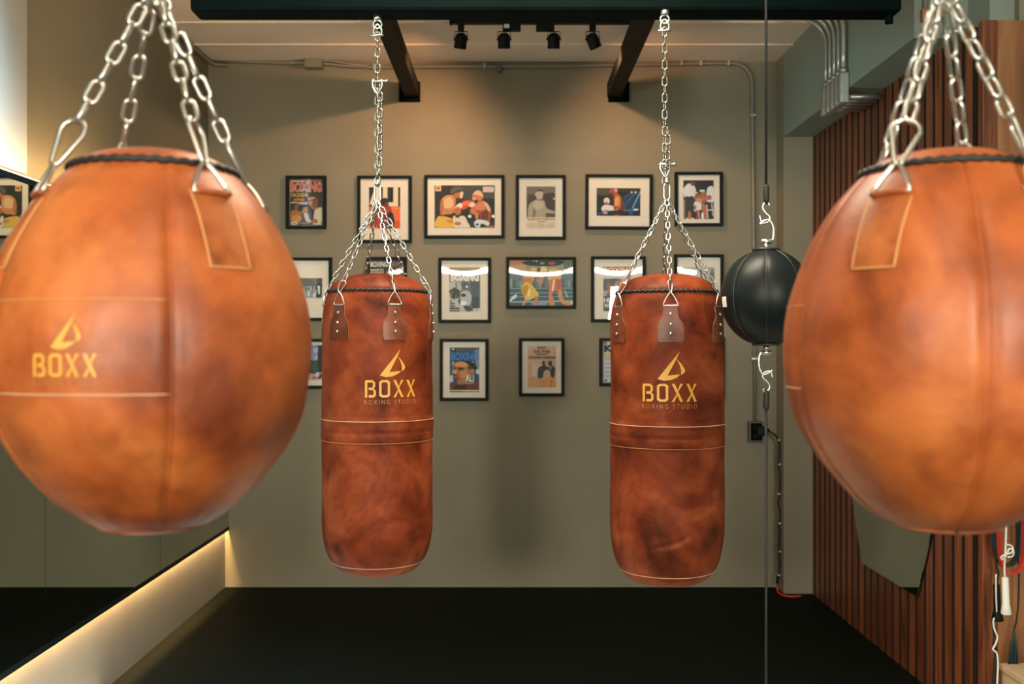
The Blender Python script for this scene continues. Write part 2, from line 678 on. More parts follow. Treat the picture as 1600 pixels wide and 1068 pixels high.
def refine(bm, maxlen):
    bmesh.ops.triangulate(bm, faces=bm.faces[:])
    for _ in range(6):
        es = [e for e in bm.edges if e.calc_length() > maxlen]
        if not es:
            break
        bmesh.ops.subdivide_edges(bm, edges=es, cuts=1)
        bmesh.ops.triangulate(bm, faces=bm.faces[:])


def wrap(bm, th0, rref, rfun, off):
    """bend a flat XY mesh (x along the girth, y = height) on to a body of revolution"""
    for v in bm.verts:
        th = th0 + v.co.x / rref
        z = v.co.y
        r = rfun(th, z) + off + v.co.z
        v.co = Vector((r * math.sin(th), -r * math.cos(th), z))
    bmesh.ops.recalc_face_normals(bm, faces=bm.faces[:])
    # make faces look outwards
    for f in bm.faces:
        c = f.calc_center_median()
        if f.normal.dot(Vector((c.x, c.y, 0))) < 0:
            f.normal_flip()


# ------------------------------------------------------------------ room shell
DB = 6.03                                   # back wall distance
XL, XR = -1.82, 1.62
ZC = 3.18
b = bmesh.new()
box(b, XL - 0.1, XR + 0.4, DB, DB + 0.12, 0, ZC)
structure('wall_back', b, M_WALL)
structure('wall_left', boxbm(XL - 0.12, XL, -1.5, DB, 0, ZC), M_WALL)
structure('wall_left_plinth', boxbm(XL, -1.717, -1.5, DB, 0, 0.41), M_PLINTH)
structure('pilaster', boxbm(XL, -1.800, 1.4, 3.72, 2.10, ZC), M_WHITE)
structure('floor', boxbm(-2.0, 3.2, 4.15, DB + 0.1, -0.08, 0), M_FLOOR)
structure('floor_bounce', boxbm(-2.0, 3.2, 2.45, 4.15, -0.10, -0.012), M_PALEFLOOR)  # unseen pale strip, added to bounce light up to the ceiling
structure('floor_entry', boxbm(-2.0, 3.2, -2.5, 2.45, -0.10, 0), M_FLOOR)
structure('ceiling', boxbm(-2.0, 3.2, -0.6, DB + 0.1, ZC, ZC + 0.1), M_CEIL)
for i, y in enumerate((5.68, 5.29, 4.90, 4.51)):
    structure('trim_%d' % (i + 1), boxbm(XL, XR + 0.3, y - 0.006, y + 0.006, ZC - 0.007, ZC), M_CEIL)
# pilaster at the right end of the back wall
structure('wall_right_return', boxbm(XR, 1.93, 5.87, DB, 0, ZC), M_WALL)
# bulkhead along the right side
structure('soffit', boxbm(XR, 1.93, 3.98, 5.87, 2.69, ZC), M_SOFFIT)
structure('wall_right_upper', boxbm(1.835, 1.93, 3.80, 3.98, 2.69, ZC), M_SOFFIT)
# slatted wall
b = bmesh.new()
XS = 1.79
y = 3.845
while y < 5.865:
    fs = box(b, XS, XS + 0.032, y, min(y + 0.063, 5.868), 0, 2.69)
    for f in fs:
        f.normal_update()
        if abs(f.normal.y) > 0.5:           # slat edges take the dark backing colour
            f.material_index = 1
    y += 0.0905
tag(mesh_obj('wall_right', b, None, None, False, [M_SLAT, M_SLATBACK]), kind='structure')
structure('wall_right_backing', boxbm(XS + 0.032, XS + 0.14, 3.80, 5.87, 0, 2.69), M_SLATBACK)
# flat veneered panel facing the room
b = bmesh.new()
box(b, XS, XS + 0.055, 3.76, 3.80, 0, 2.69, 0.002)
structure('trim_5', b, M_SLAT)
b = bmesh.new()
box(b, XS + 0.058, 2.9, 3.765, 3.80, 0.80, 2.69, 0.0015)
box(b, XS + 0.058, 2.9, 3.765, 3.80, 0, 0.798, 0.0015)
structure('wall_wood_panel', b, M_PANELW)
structure('wall_over_panel', boxbm(1.93, 2.9, 3.765, 3.84, 2.69, ZC), M_WALL)

# ------------------------------------------------------------------ wall mirrors on the left
ZB, ZT = 0.345, 2.05
for (y0, y1, lab) in ((4.841, 6.0295, 'frameless wall mirror panel next to the back wall, black lower edge'),
                      (3.641, 4.838, 'middle wall mirror panel on the left wall, black lower edge'),
                      (2.44, 3.638, 'wall mirror panel nearest the camera on the left wall, cut by the frame')):
    t = thing('wall_mirror', (-1.70, (y0 + y1) / 2, ZB), lab, 'mirror', 'mirror panels along the left wall')
    T = Matrix.Translation(-Vector(t.location))

    def pm(name, bm, m):
        bm.transform(T)
        return mesh_obj(name, bm, m, t)
    pm('mirror_glass', boxbm(-1.698, -1.694, y0, y1, ZB + 0.022, ZT - 0.022), M_MIRROR)
    pm('lower_edge_strip', boxbm(-1.699, -1.693, y0, y1, ZB, ZB + 0.022), M_BLACK)
    pm('upper_edge_strip', boxbm(-1.715, -1.693, y0, y1, ZT - 0.022, ZT), M_BLACK)
    pm('joint_strip', boxbm(-1.6995, -1.6982, y1 - 0.004, min(y1 + 0.006, DB), ZB, ZT), M_GALV)
    pm('backing_board', boxbm(-1.795, -1.698, y0, y1, 0.41, ZT - 0.03), M_BLACK)

t = tag(mesh_obj('led_strip', boxbm(-1.7165, -1.6985, 2.44, 6.02, 0.401, 0.4095), M_LEDM),
        'warm LED strip tucked behind the lower edge of the wall mirrors', 'light strip')
light('led_strip_light', 'AREA', (-1.7085, 4.23, 0.3995), 26.0, LED, (-1.7085, 4.23, 0),
      shape='RECTANGLE', size=0.012, size_y=3.58).rotation_euler = (0, 0, 0)
t = tag(mesh_obj('led_strip', boxbm(-1.745, -1.715, 2.44, 4.6, 2.055, 2.062), M_LEDM),
        'warm LED strip on top of the wall mirrors lighting the wall above', 'light strip')
light('led_strip_top_light', 'AREA', (-1.73, 3.4, 2.066), 7.0, LED, None,
      shape='RECTANGLE', size=0.02, size_y=2.1).rotation_euler = (PI, 0, 0)

# ------------------------------------------------------------------ steel beam with two braces to the wall
t = thing('steel_beam', (0.12, 3.26, 2.54), 'black steel box beam carrying the two cylindrical bags, braced to the wall', 'beam')
T = Matrix.Translation(-Vector(t.location))


def part(name, bm, m, parent, smooth=False, label=None):
    o = mesh_obj(name, bm, m, parent, smooth)
    if label:
        o['label'] = label
    return o


bb = boxbm(-1.03, 1.27, 3.21, 3.315, 2.54, 3.07, bevel=0.012)
bb.transform(T)
part('beam_box', bb, M_BLACKSTEEL, t)
for sx in (-0.585, 0.635):
    bb = boxbm(sx - 0.042, sx + 0.042, 3.315, 6.012, 2.96, 3.045, bevel=0.004)
    bb.transform(T)
    br = part('brace_tube', bb, M_BROWNSTEEL, t)
    c = -0.60 if sx < 0 else 0.665
    bb = boxbm(c - 0.064, c + 0.064, 6.012, 6.03, 2.935, 3.055)
    bb.transform(T)
    part('wall_plate', bb, M_BLACKSTEEL, br)
bb = bmesh.new()
cyl(bb, (1.245, 3.26, 2.555), (1.245, 3.26, 2.515), 0.014, 8)
bb.transform(T)
part('end_bolt', bb, M_BLACKSTEEL, t)

# ------------------------------------------------------------------ lighting track and four spotlights
t = thing('lighting_track', (0.17, 5.25, 3.16), 'slim black lighting track on the ceiling behind the beam', 'track')
T = Matrix.Translation(-Vector(t.location))
bb = boxbm(-0.30, 0.64, 5.233, 5.267, 3.155, 3.18, bevel=0.002)
bb.transform(T)
part('track_rail', bb, M_BLACK, t)
for xa in (-0.312, 0.64):
    bb = boxbm(xa, xa + 0.012, 5.231, 5.269, 3.153, 3.18)
    bb.transform(T)
    part('end_cap', bb, M_BLACKSTEEL, t)


def spotlight(x, label, roll, pitch, wide, energy, aim, spot):
    t = thing('track_spotlight', (x, 5.25, 3.155), label, 'spotlight', 'spotlights on the ceiling track')
    if wide:
        part('track_adapter', boxbm(-0.048 + wide, 0.048 + wide, -0.018, 0.018, -0.038, 0, bevel=0.004), M_BLACK, t)
    else:
        part('track_adapter', boxbm(-0.017, 0.017, -0.016, 0.016, -0.035, 0, bevel=0.003), M_BLACK, t)
    top = -0.036
    hx = 0.034
    R = Matrix.Translation((0, 0, -0.082)) @ Matrix.Rotation(roll, 4, 'Y') @ Matrix.Rotation(pitch, 4, 'X')
    bb = bmesh.new()
    tube(bb, [(-hx, 0, -0.085), (-hx, 0, top - 0.004), (hx, 0, top - 0.004), (hx, 0, -0.085)], 0.0028, 6)
    tube(bb, [(-hx - 0.006, 0, -0.082), (hx + 0.006, 0, -0.082)], 0.004, 8)
    part('yoke', bb, M_BLACK, t)
    bb = bmesh.new()
    tube(bb, crom([(0.006, 0, top), (0.012, 0.006, -0.048), (0.003, 0.004, -0.06)], 5), 0.002, 6)
    part('wire', bb, M_BLACK, t)
    bb = bmesh.new()
    lathe(bb, [(-0.046, 0.030), (-0.046, 0.0325), (-0.040, 0.0325), (0.010, 0.0325), (0.022, 0.029), (0.031, 0.020), (0.036, 0.0)], 24, close=False)
    bb.transform(R)
    h = part('lamp_housing', bb, M_BLACK, t, True)
    bb = bmesh.new()
    lathe(bb, [(-0.042, 0.030), (-0.040, 0.0)], 24, close=False)
    bb.transform(R)
    part('lens', bb, M_LENS, h)
    p = Vector((x, 5.25, 3.155)) + (R @ Vector((0, 0, -0.053)))
    l = light('track_spot_light', 'SPOT', p, energy, WARM, aim, spot_size=math.radians(spot), spot_blend=1.0,
              shadow_soft_size=0.012)


spotlight(-0.252, 'black track spotlight with a tilted head, at the mirror end of the track', 0.16, 0.35, 0, 30, (-0.92, 6.03, 2.30), 130)
spotlight(-0.025, 'black track spotlight hanging from a box adapter with a white sticker', 0.0, 0.30, 0.04, 1.5, (0.0, 6.03, 1.9), 120)
spotlight(0.237, 'upright black track spotlight under the plain box adapter', 0.0, 0.30, -0.045, 1.5, (0.2, 6.03, 1.9), 120)
spotlight(0.442, 'black track spotlight twisted sideways, at the conduit end of the track', -0.45, 0.35, 0, 20, (1.18, 6.03, 2.30), 130)
stick = None
for o in bpy.data.objects:
    if o.name.startswith('track_spotlight') and 'sticker' in o.get('label', ''):
        stick = o
for ch in stick.children:
    if ch.name.startswith('track_adapter'):
        part('sticker', boxbm(0.0, 0.028, -0.0195, -0.0182, -0.026, -0.006), M_WHITEPL, ch, label='small white sticker')

# ------------------------------------------------------------------ linear pendant behind the camera (seen only as reflections)
t = thing('linear_pendant', (0, -1.9, 2.50), 'long white linear pendant lamp behind the camera', 'lamp')
part('light_tube', boxbm(-1.65, 2.6, -0.05, 0.05, 0, 0.075, bevel=0.01), M_PENDANT, t)
part('housing', boxbm(-1.65, 2.6, -0.055, 0.055, 0.076, 0.11), M_WHITEPL, t)
for x in (-1.2, 2.1):
    bb = bmesh.new()
    tube(bb, [(x, 0, 0.11), (x, 0, 0.68)], 0.002, 6)
    part('suspension_wire', bb, M_BLACK, t)

# ------------------------------------------------------------------ bags
BAG_LINK = link_mesh('bag_link', 0.0290, 0.0165, 0.0023, n=6)
MAIN_LINK = link_mesh('main_link', 0.0360, 0.0215, 0.0030, n=6)
MAIN_LINK.materials[0] = M_DARKCHAIN
BAG_LINK.materials[0] = M_BAGCHAIN
BALL_LINK = link_mesh('ball_link', 0.0425, 0.0235, 0.0034)
BAG_CLIP = link_mesh('bag_clip', 0.047, 0.013, 0.0021, top_w=0.024)
BAG_CLIP.materials[0] = M_BAGCHAIN
BALL_CLIP = link_mesh('ball_clip', 0.082, 0.020, 0.0036, top_w=0.046)


def ring_pts(rfun, z, off, n=96):
    return [((rfun(2 * PI * k / n, z) + off) * math.sin(2 * PI * k / n),
             -(rfun(2 * PI * k / n, z) + off) * math.cos(2 * PI * k / n), z) for k in range(n)]


def lacing(root, rfun, z, off, n, r, amp, lean, rb_):
    bm = bmesh.new()
    m = n * 4
    tube(bm, [((rfun(0, z) + off) * math.sin(2 * PI * k / m), -(rfun(0, z) + off) * math.cos(2 * PI * k / m),
               z + amp * 0.35 * math.sin(2 * PI * k / 4)) for k in range(m)], rb_, 6, True)
    for k in range(n):
        a = 2 * PI * (k + RNG.uniform(-0.15, 0.15)) / n
        da = 2 * PI / n * lean
        z1, z0 = z + amp, z - amp * RNG.uniform(1.0, 1.4)
        ra, rb = rfun(a, z0) + off * 0.7, rfun(a, z) + off * 1.5
        tube(bm, [(ra * math.sin(a - da), -ra * math.cos(a - da), z0),
                  (rb * math.sin(a), -rb * math.cos(a), z),
                  ((rb - 0.7 * amp) * math.sin(a + da), -(rb - 0.7 * amp) * math.cos(a + da), z1)], r, 5)
    bmesh.ops.recalc_face_normals(bm, faces=bm.faces[:])
    return part('lacing', bm, M_CORD, root, True, 'black cord lacing')


def solid(o, th):
    m = o.modifiers.new('thickness', 'SOLIDIFY')
    m.thickness = th
    m.offset = 1.0
    m.use_even_offset = True


def logo(root, rfun, rref, th, zc, W, HB, gap, HS, WS, off, worn, soff=0.0):
    """gold mark (sail), four stencil letters and the small line under them; zc = top of the letters"""
    bm = bmesh.new()
    for pts in letters_boxx():
        poly2d(bm, [((x - 0.5) * W, zc - HB + y * HB) for x, y in pts])
    for pts in SAIL:
        poly2d(bm, [((x - 0.5) * WS + soff, zc + gap + y * HS) for x, y in pts])
    refine(bm, 0.008)
    wrap(bm, th, rref, rfun, off)
    lg = part('logo', bm, M_GOLD, root, True, 'gold printed logo with a drop-shaped sail over four letters')
    vs, fs = text_polys('BOXING STUDIO', 0.0, 1.55)
    bm = bmesh.new()
    h = HB * 0.26
    vv = [bm.verts.new(((x - 0.5) * W * 1.02, zc - HB * 1.13 - h + y * h, 0)) for x, y in vs]
    for f in fs:
        try:
            bm.faces.new([vv[i] for i in f])
        except ValueError:
            pass
    refine(bm, 0.008)
    wrap(bm, th, rref, rfun, off)
    part('lettering', bm, worn, root, True, 'small worn gold lettering')
    return lg


def d_ring(root, P0, d, side, wbase, h, r):
    P0, d, side = Vector(P0), Vector(d).normalized(), Vector(side).normalized()
    k = wbase / 2
    a, b_, c = P0 - side * k, P0 + side * k, P0 + d * h
    pts = [a, a * 0.75 + b_ * 0.25, a * 0.5 + b_ * 0.5, a * 0.25 + b_ * 0.75, b_,
           b_ * 0.75 + c * 0.25 + side * k * 0.10, b_ * 0.45 + c * 0.55 + side * k * 0.14,
           b_ * 0.18 + c * 0.82 + side * k * 0.10,
           c, a * 0.18 + c * 0.82 - side * k * 0.10, a * 0.45 + c * 0.55 - side * k * 0.14,
           a * 0.75 + c * 0.25 - side * k * 0.10]
    return part('d_ring', tubebm(pts, r, 8, True), M_CHROME, root, True)


BAGP = [(0.0, 0.0), (0.004, 0.085), (0.016, 0.122), (0.044, 0.149), (0.078, 0.166), (0.122, 0.176), (0.18, 0.1795),
        (0.40, 0.1800), (0.60, 0.1795), (0.77, 0.1790), (0.825, 0.1770), (0.872, 0.1725), (0.901, 0.1650), (0.918, 0.1570)]
BAGS = smooth_profile(BAGP, 8)
DOME = smooth_profile([(0.918, 0.1570), (0.935, 0.149), (0.956, 0.124), (0.970, 0.086), (0.977, 0.04), (0.978, 0.0)], 6)


def heavy_bag(x, d, z0, phase, logo_th, leath, seed, crease, label):
    root = thing('heavy_bag', (x, d, z0), label, 'punching bag', 'cylindrical leather heavy bags')

    def disp(th, z):
        v = 0.0032 * mnoise.noise(Vector((math.sin(th) * 1.7 + seed, math.cos(th) * 1.7, z * 5.0)))
        v += 0.0012 * mnoise.noise(Vector((math.sin(th) * 4 + seed, math.cos(th) * 4, z * 14.0)))
        v *= min(1, max(0, (0.912 - z) / 0.06)) * min(1, max(0.15, z / 0.1))
        if 0.435 < z < 0.512:
            v += 0.0016
        v -= 0.0022 * math.exp(-((z - 0.470) / 0.004) ** 2)
        v -= 0.0014 * math.exp(-((z - 0.438) / 0.004) ** 2)
        if crease:
            a = (th + PI) % (2 * PI) - PI
            u = a * 0.18
            along = math.exp(-((u + 0.015) / 0.042) ** 2)
            zz = 0.158 + 0.30 * u + 1.6 * max(0, u) ** 1.6
            e = z - zz
            v -= 0.0075 * along * math.exp(-(e / 0.0045) ** 2)
            v += 0.0060 * along * math.exp(-((e + 0.022) / 0.020) ** 2)
            v += 0.0022 * math.exp(-((u - 0.05) / 0.02) ** 2) * math.exp(-((e + 0.02 - 0.5 * (u - 0.05)) / 0.012) ** 2)
        return v

    def rf(th, z):
        return interp(BAGS, z) + disp(th, z)
    zb = 0.044
    bm = bmesh.new()
    zs = [zb + (0.918 - zb) * i / 150 for i in range(151)]
    lathe(bm, [(z, interp(BAGS, z)) for z in zs], 112, disp, close=False)
    part('body', bm, leath, root, True)
    bm = bmesh.new()
    lathe(bm, [p for p in BAGS if p[0] < zb] + [(zb, interp(BAGS, zb))], 112, disp, close=False)
    part('bottom_panel', bm, leath, root, True)
    bm = bmesh.new()
    lathe(bm, DOME, 96, None, close=False)
    part('top_panel', bm, leath, root, True)
    for zst, m, r in ((0.506, M_CREAM, 0.0011), (0.438, M_TAN, 0.0007), (zb, M_CREAM, 0.0012)):
        bm = tubebm(ring_pts(rf, zst, 0.0004), r, 5, True)
        part('stitching', bm, m, root, True, 'pale stitched seam round the bag')
    lacing(root, lambda th, z: 0.1570, 0.918, 0.003, 58, 0.0025, 0.0060, 0.42, 0.0036)
    logo(root, rf, 0.18, logo_th, 0.636, 0.167, 0.054, 0.009, 0.088, 0.083, 0.0007, M_GOLDFADE, 0.004)
    A = Vector((0, 0, 1.216))
    DZ = -0.018
    for k in range(6):
        th = phase + k * PI / 3
        zt = 0.893 + DZ
        out = [(-0.021, zt), (-0.021, 0.862), (-0.024, 0.850), (-0.034, 0.838), (-0.038, 0.826), (-0.0385, 0.788), (-0.035, 0.779),
               (0.035, 0.779), (0.0385, 0.788), (0.038, 0.826), (0.034, 0.838), (0.024, 0.850), (0.021, 0.862), (0.021, zt)]
        out = [(u, z if z == zt else z + DZ) for u, z in out]
        bm = bmesh.new()
        poly2d(bm, out)
        refine(bm, 0.010)
        wrap(bm, th, 0.18, rf, 0.0008)
        st = part('strap', bm, L_STRAP, root, False)
        solid(st, 0.0035)
        inset = []
        for u, z in out[1:-1]:
            inset.append((u * 1.04, 0.820 + (z - 0.820) * 1.04))
        pts = []
        for u, z in [(-0.0215, zt - 0.004)] + inset + [(0.0215, zt - 0.004)]:
            a = th + u / 0.18
            r = rf(a, z) + 0.0012
            pts.append((r * math.sin(a), -r * math.cos(a), z))
        part('edge_stitching', tubebm(pts, 0.0008, 5), M_STRAPEDGE, st, True)
        for zr in (0.846, 0.815, 0.787):
            r = rf(th, zr) + 0.0055
            bm = bmesh.new()
            bmesh.ops.create_icosphere(bm, subdivisions=2, radius=0.0048)
            for v in bm.verts:
                v.co += Vector((r * math.sin(th), -r * math.cos(th), zr))
            part('rivet', bm, M_CHROME2, st, True, 'silver rivet')
        P0 = Vector(((rf(th, zt) + 0.005) * math.sin(th), -(rf(th, zt) + 0.005) * math.cos(th), zt - 0.004))
        side = Vector((math.cos(th), math.sin(th), 0))
        dd = Vector((math.sin(th) * -0.02, math.cos(th) * 0.02, 1)).normalized()
        d_ring(root, P0, dd, side, 0.046, 0.041, 0.0022)
        C0 = P0 + dd * 0.041
        d2 = (A - C0).normalized()
        c = C0 + d2 * 0.0195
        place(BAG_CLIP, 'spring_clip', root, frame_matrix(c, d2, side, RNG.uniform(0.5, 1.2)))
        strand(root, A - d2 * 0.004, C0 + d2 * 0.039, 0.0228, BAG_LINK, (1, 0, 0), RNG.uniform(-0.2, 0.35) + (PI / 2 if k % 2 else 0))
    # gathering link above the strands
    gl = link_mesh('gather', 0.060, 0.026, 0.0033)
    place(gl, 'gathering_link', root, frame_matrix(A + Vector((0, 0, 0.024)), (0, 0, 1), (1, 0, 0), 0.15))
    bm = bmesh.new()
    cyl(bm, A + Vector((0, 0, 0.046)), A + Vector((0, 0, 0.068)), 0.008, 10)
    part('swivel', bm, M_CHROME2, root, True)
    return A.z + z0 + 0.052


def bag_chain(x, d, zlow, ztop, dbl0, dbl1, label, right):
    t = thing('hanging_chain', (x, d, ztop), label, 'chain')
    top = ztop - (d * 0)
    H = ztop - zlow
    strand(t, (0, 0, -0.055), (0, 0, -H), 0.0262, MAIN_LINK, (1, 0, 0), 0.1, flat=True)
    strand(t, (0.010 if not right else 0.008, -0.012, ztop * 0 - (ztop - dbl1)), (0.008, -0.012, -(ztop - dbl0)), 0.0262,
           MAIN_LINK, (1, 0.2, 0), 0.8, flat=True, jit=0.5)
    # eye plate under the beam and shackle
    bm = bmesh.new()
    cyl(bm, (0, 0, 0.0), (0, 0, -0.016), 0.013, 12)
    tube(bm, [(0.014 * math.cos(a), 0, -0.028 + 0.014 * math.sin(a)) for a in [2 * PI * k / 16 for k in range(16)]], 0.004, 8, True)
    part('eye_bolt', bm, M_CHROME, t, True)
    bm = tubebm(crom([(-0.012, 0, -0.066), (-0.013, 0, -0.045), (0, 0, -0.028), (0.013, 0, -0.045), (0.012, 0, -0.066)], 5), 0.0038, 8)
    tube(bm, [(-0.022, 0.0, -0.064), (0.020, 0, -0.064)], 0.0042, 8)
    part('shackle', bm, M_CHROME, t, True)
    zs = -(ztop - (dbl0 if right else dbl1)) - (0.0 if right else 0.0)
    bm = tubebm(crom([(-0.013, -0.006, zs + 0.02), (-0.015, -0.006, zs), (0.0, -0.006, zs - 0.026), (0.015, -0.006, zs), (0.013, -0.006, zs + 0.02)], 5), 0.0036, 8)
    tube(bm, [(-0.020, -0.006, zs + 0.014), (0.026, -0.006, zs + 0.014)], 0.0038, 8)
    cyl(bm, (0.026, -0.006, zs + 0.014), (0.034, -0.006, zs + 0.014), 0.0065, 8)
    part('shackle', bm, M_CHROME2, t, True)


R_ = math.radians
zt = heavy_bag(-0.4295, 3.26, 0.718, R_(25), R_(21.5), L_BAG1, 1.3, False,
               'brown leather cylindrical heavy bag with its logo turned aside, nearer the mirrors')
bag_chain(-0.4295, 3.26, zt, 2.54, 2.02, 2.31,
          'silver chain holding the heavy bag nearer the mirrors, long doubled stretch', False)
zt = heavy_bag(0.503, 3.17, 0.710, R_(-5.4), R_(-6.0), L_BAG2, 6.1, True,
               'brown leather cylindrical heavy bag with a crease near its base, beside the black ball')
bag_chain(0.503, 3.225, zt, 2.54, 2.03, 2.16,
          'silver chain holding the creased heavy bag, short doubled stretch with shackle', True)
for o in bpy.data.objects:
    if o.name.startswith('hanging_chain') and abs(o.location.x - 0.503) < 1e-4:
        o.location.y = 3.17 + 0.042

BALLP = [(-0.278, 0.0), (-0.276, 0.045), (-0.269, 0.074), (-0.255, 0.100), (-0.232, 0.131), (-0.200, 0.162), (-0.165, 0.190),
         (-0.11, 0.2190), (-0.05, 0.2300), (0.0, 0.2320), (0.05, 0.2285), (0.10, 0.2160), (0.15, 0.1965), (0.20, 0.1690),
         (0.235, 0.1410), (0.260, 0.1160)]
BALLS = smooth_profile(BALLP, 6)
BDOME = smooth_profile([(0.260, 0.116), (0.272, 0.104), (0.283, 0.080), (0.290, 0.045), (0.292, 0.0)], 6)


def ball_bag(x, d, seam0, straps, leath, seed, panel, with_logo, label):
    root = thing('ball_bag', (x, d, EYE - 0.278), label, 'punching bag')
    zc = 0.278
    S = [(z + zc, r) for z, r in BALLS]
    seams = [seam0 + k * 2 * PI / 5 for k in range(5)]

    def disp(th, z):
        v = 0.0045 * mnoise.noise(Vector((math.sin(th) * 1.6 + seed, math.cos(th) * 1.6, z * 5.0)))
        v += 0.0015 * mnoise.noise(Vector((math.sin(th) * 5 + seed, math.cos(th) * 5, z * 16.0)))
        g = min(1, max(0.0, (0.538 - z) / 0.1)) * min(1, max(0.0, (z - 0.022) / 0.06))
        v *= g
        for s in seams:
            a = (th - s + PI) % (2 * PI) - PI
            v -= 0.0045 * math.exp(-(a / 0.055) ** 2) * (0.3 + 0.7 * g)
            v -= 0.0032 * math.exp(-(a / 0.022) ** 2) * (0.3 + 0.7 * g)
        # puckers along the bottom seam
        if z < 0.10:
            v += 0.0030 * math.sin(th * 17 + seed) * math.exp(-((z - 0.035) / 0.025) ** 2) * mnoise.noise(Vector((th * 3, seed, 0)))
        return v

    def rf(th, z):
        return interp(S, z) + disp(th, z)
    zb = 0.012
    bm = bmesh.new()
    zs = [zb + (0.538 - zb) * i / 84 for i in range(85)]
    lathe(bm, [(z, interp(S, z)) for z in zs], 300, disp, close=False)
    part('body', bm, leath, root, True)
    bm = bmesh.new()
    lathe(bm, [p for p in S if p[0] < zb] + [(zb, interp(S, zb))], 160, disp, close=False)
    part('bottom_panel', bm, leath, root, True)
    bm = bmesh.new()
    lathe(bm, [(z + zc, r) for z, r in BDOME], 96, None, close=False)
    part('top_panel', bm, leath, root, True)
    for s in seams:
        pts = []
        for i in range(60):
            z = zb + (0.536 - zb) * i / 59
            r = rf(s, z) + 0.0004
            pts.append((r * math.sin(s), -r * math.cos(s), z))
        part('seam_piping', tubebm(pts, 0.0019, 6), leath, root, True)
    part('bottom_piping', tubebm(ring_pts(rf, zb, -0.0002), 0.0022, 6, True), leath, root, True)
    a0, a1 = seams[panel] + 0.012, seams[panel] + 2 * PI / 5 - 0.012
    for zl in (0.060, -0.063):
        pts = []
        for i in range(40):
            a = a0 + (a1 - a0) * i / 39
            r = rf(a, zc + zl) + 0.0002
            pts.append((r * math.sin(a), -r * math.cos(a), zc + zl))
        part('panel_stitching', tubebm(pts, 0.0010, 5), M_TAN if zl > 0 else M_CREAM, root, True)
    lacing(root, lambda th, z: 0.1165, zc + 0.260, 0.003, 40, 0.0034, 0.0040, 0.55, 0.0056)
    if with_logo:
        logo(root, rf, 0.232, R_(-8.6), zc - 0.0100, 0.087, 0.0295, 0.0055, 0.0475, 0.041, 0.0008, M_GOLDFADE, 0.002)
    A = Vector((0, 0, zc + 0.545))
    for k, th in enumerate(straps):
        z1, z0 = zc + 0.216, zc + 0.106
        bm = bmesh.new()
        poly2d(bm, [(-0.030, z1), (-0.030, z0), (0.030, z0), (0.030, z1)])
        refine(bm, 0.010)
        # width stays constant: scale the angle by the local radius
        for v in bm.verts:
            z = v.co.y
            a = th + v.co.x / interp(S, z)
            r = rf(a, z) + 0.0008
            v.co = Vector((r * math.sin(a), -r * math.cos(a), z))
        bmesh.ops.recalc_face_normals(bm, faces=bm.faces[:])
        for f in bm.faces:
            c = f.calc_center_median()
            if f.normal.dot(Vector((c.x, c.y, 0))) < 0:
                f.normal_flip()
        st = part('strap', bm, L_STRAPB, root, False)
        solid(st, 0.0022)
        pts = []
        for u0, za, u1, zb2 in ((-0.0305, z1, -0.0305, z0), (-0.0305, z0, 0.0305, z0), (0.0305, z0, 0.0305, z1)):
            for i in range(10):
                q = i / 10
                z = za + (zb2 - za) * q
                u = u0 + (u1 - u0) * q
                a = th + u / interp(S, z)
                r = rf(a, z) + 0.0022
                pts.append((r * math.sin(a), -r * math.cos(a), z))
        part('edge_stitching', tubebm(pts, 0.0017, 6), M_TAN, st, True, 'light tan stitched edge')
        zt = z1 - 0.002
        rr = rf(th, zt) + 0.006
        P0 = Vector((rr * math.sin(th), -rr * math.cos(th), zt))
        side = Vector((math.cos(th), math.sin(th), 0))
        dd = (A - P0).normalized()
        d_ring(root, P0, dd, side, 0.056, 0.050, 0.0036)
        part('strap_loop', tubebm([P0 - side * 0.0265, P0 - side * 0.02, P0 + side * 0.02, P0 + side * 0.0265], 0.0052, 8), L_STRAPB, st, True)
        C0 = P0 + dd * 0.050
        d2 = (A - C0).normalized()
        place(BALL_CLIP, 'spring_clip', root, frame_matrix(C0 + d2 * 0.035, d2, side, [0.55, 0.75, -0.5, 0.9][k]))
        strand(root, A - d2 * 0.006, C0 + d2 * 0.070, 0.0335, BALL_LINK, (1, 0.25, 0), 0.1 + (PI / 2 if k % 2 else 0))
    bm = tubebm([(0.020 * math.cos(2 * PI * k / 20), 0, A.z + 0.012 + 0.020 * math.sin(2 * PI * k / 20)) for k in range(20)], 0.004, 8, True)
    part('gathering_ring', bm, M_CHROME2, root, True)
    return EYE - 0.278 + A.z + 0.025


zt = ball_bag(-0.533, 1.5, R_(25), [R_(47), R_(-52), R_(128), R_(225)], L_BALL1, 2.2, 4, True,
              'round tan leather ball bag with a gold logo panel, in front of the mirrors')
t = thing('hanging_chain', (-0.533, 1.5, ZC), 'silver chain running up from the round bag with gold logo', 'chain')
strand(t, (0, 0, 0), (0, 0, zt - ZC), 0.0312, BALL_LINK, (1, 0, 0), 0.0, flat=True)
zt = ball_bag(0.655, 1.5, R_(-11), [R_(-48), R_(25), R_(142), R_(206)], L_BALL2, 9.4, 3, False,
              'round tan leather ball bag without visible logo, in front of the slatted wall')
t = thing('hanging_chain', (0.655, 1.5, ZC), 'silver chain running up from the round bag beside the slatted wall', 'chain')
strand(t, (0, 0, 0), (0, 0, zt - ZC), 0.0312, BALL_LINK, (1, 0, 0), 0.0, flat=True)

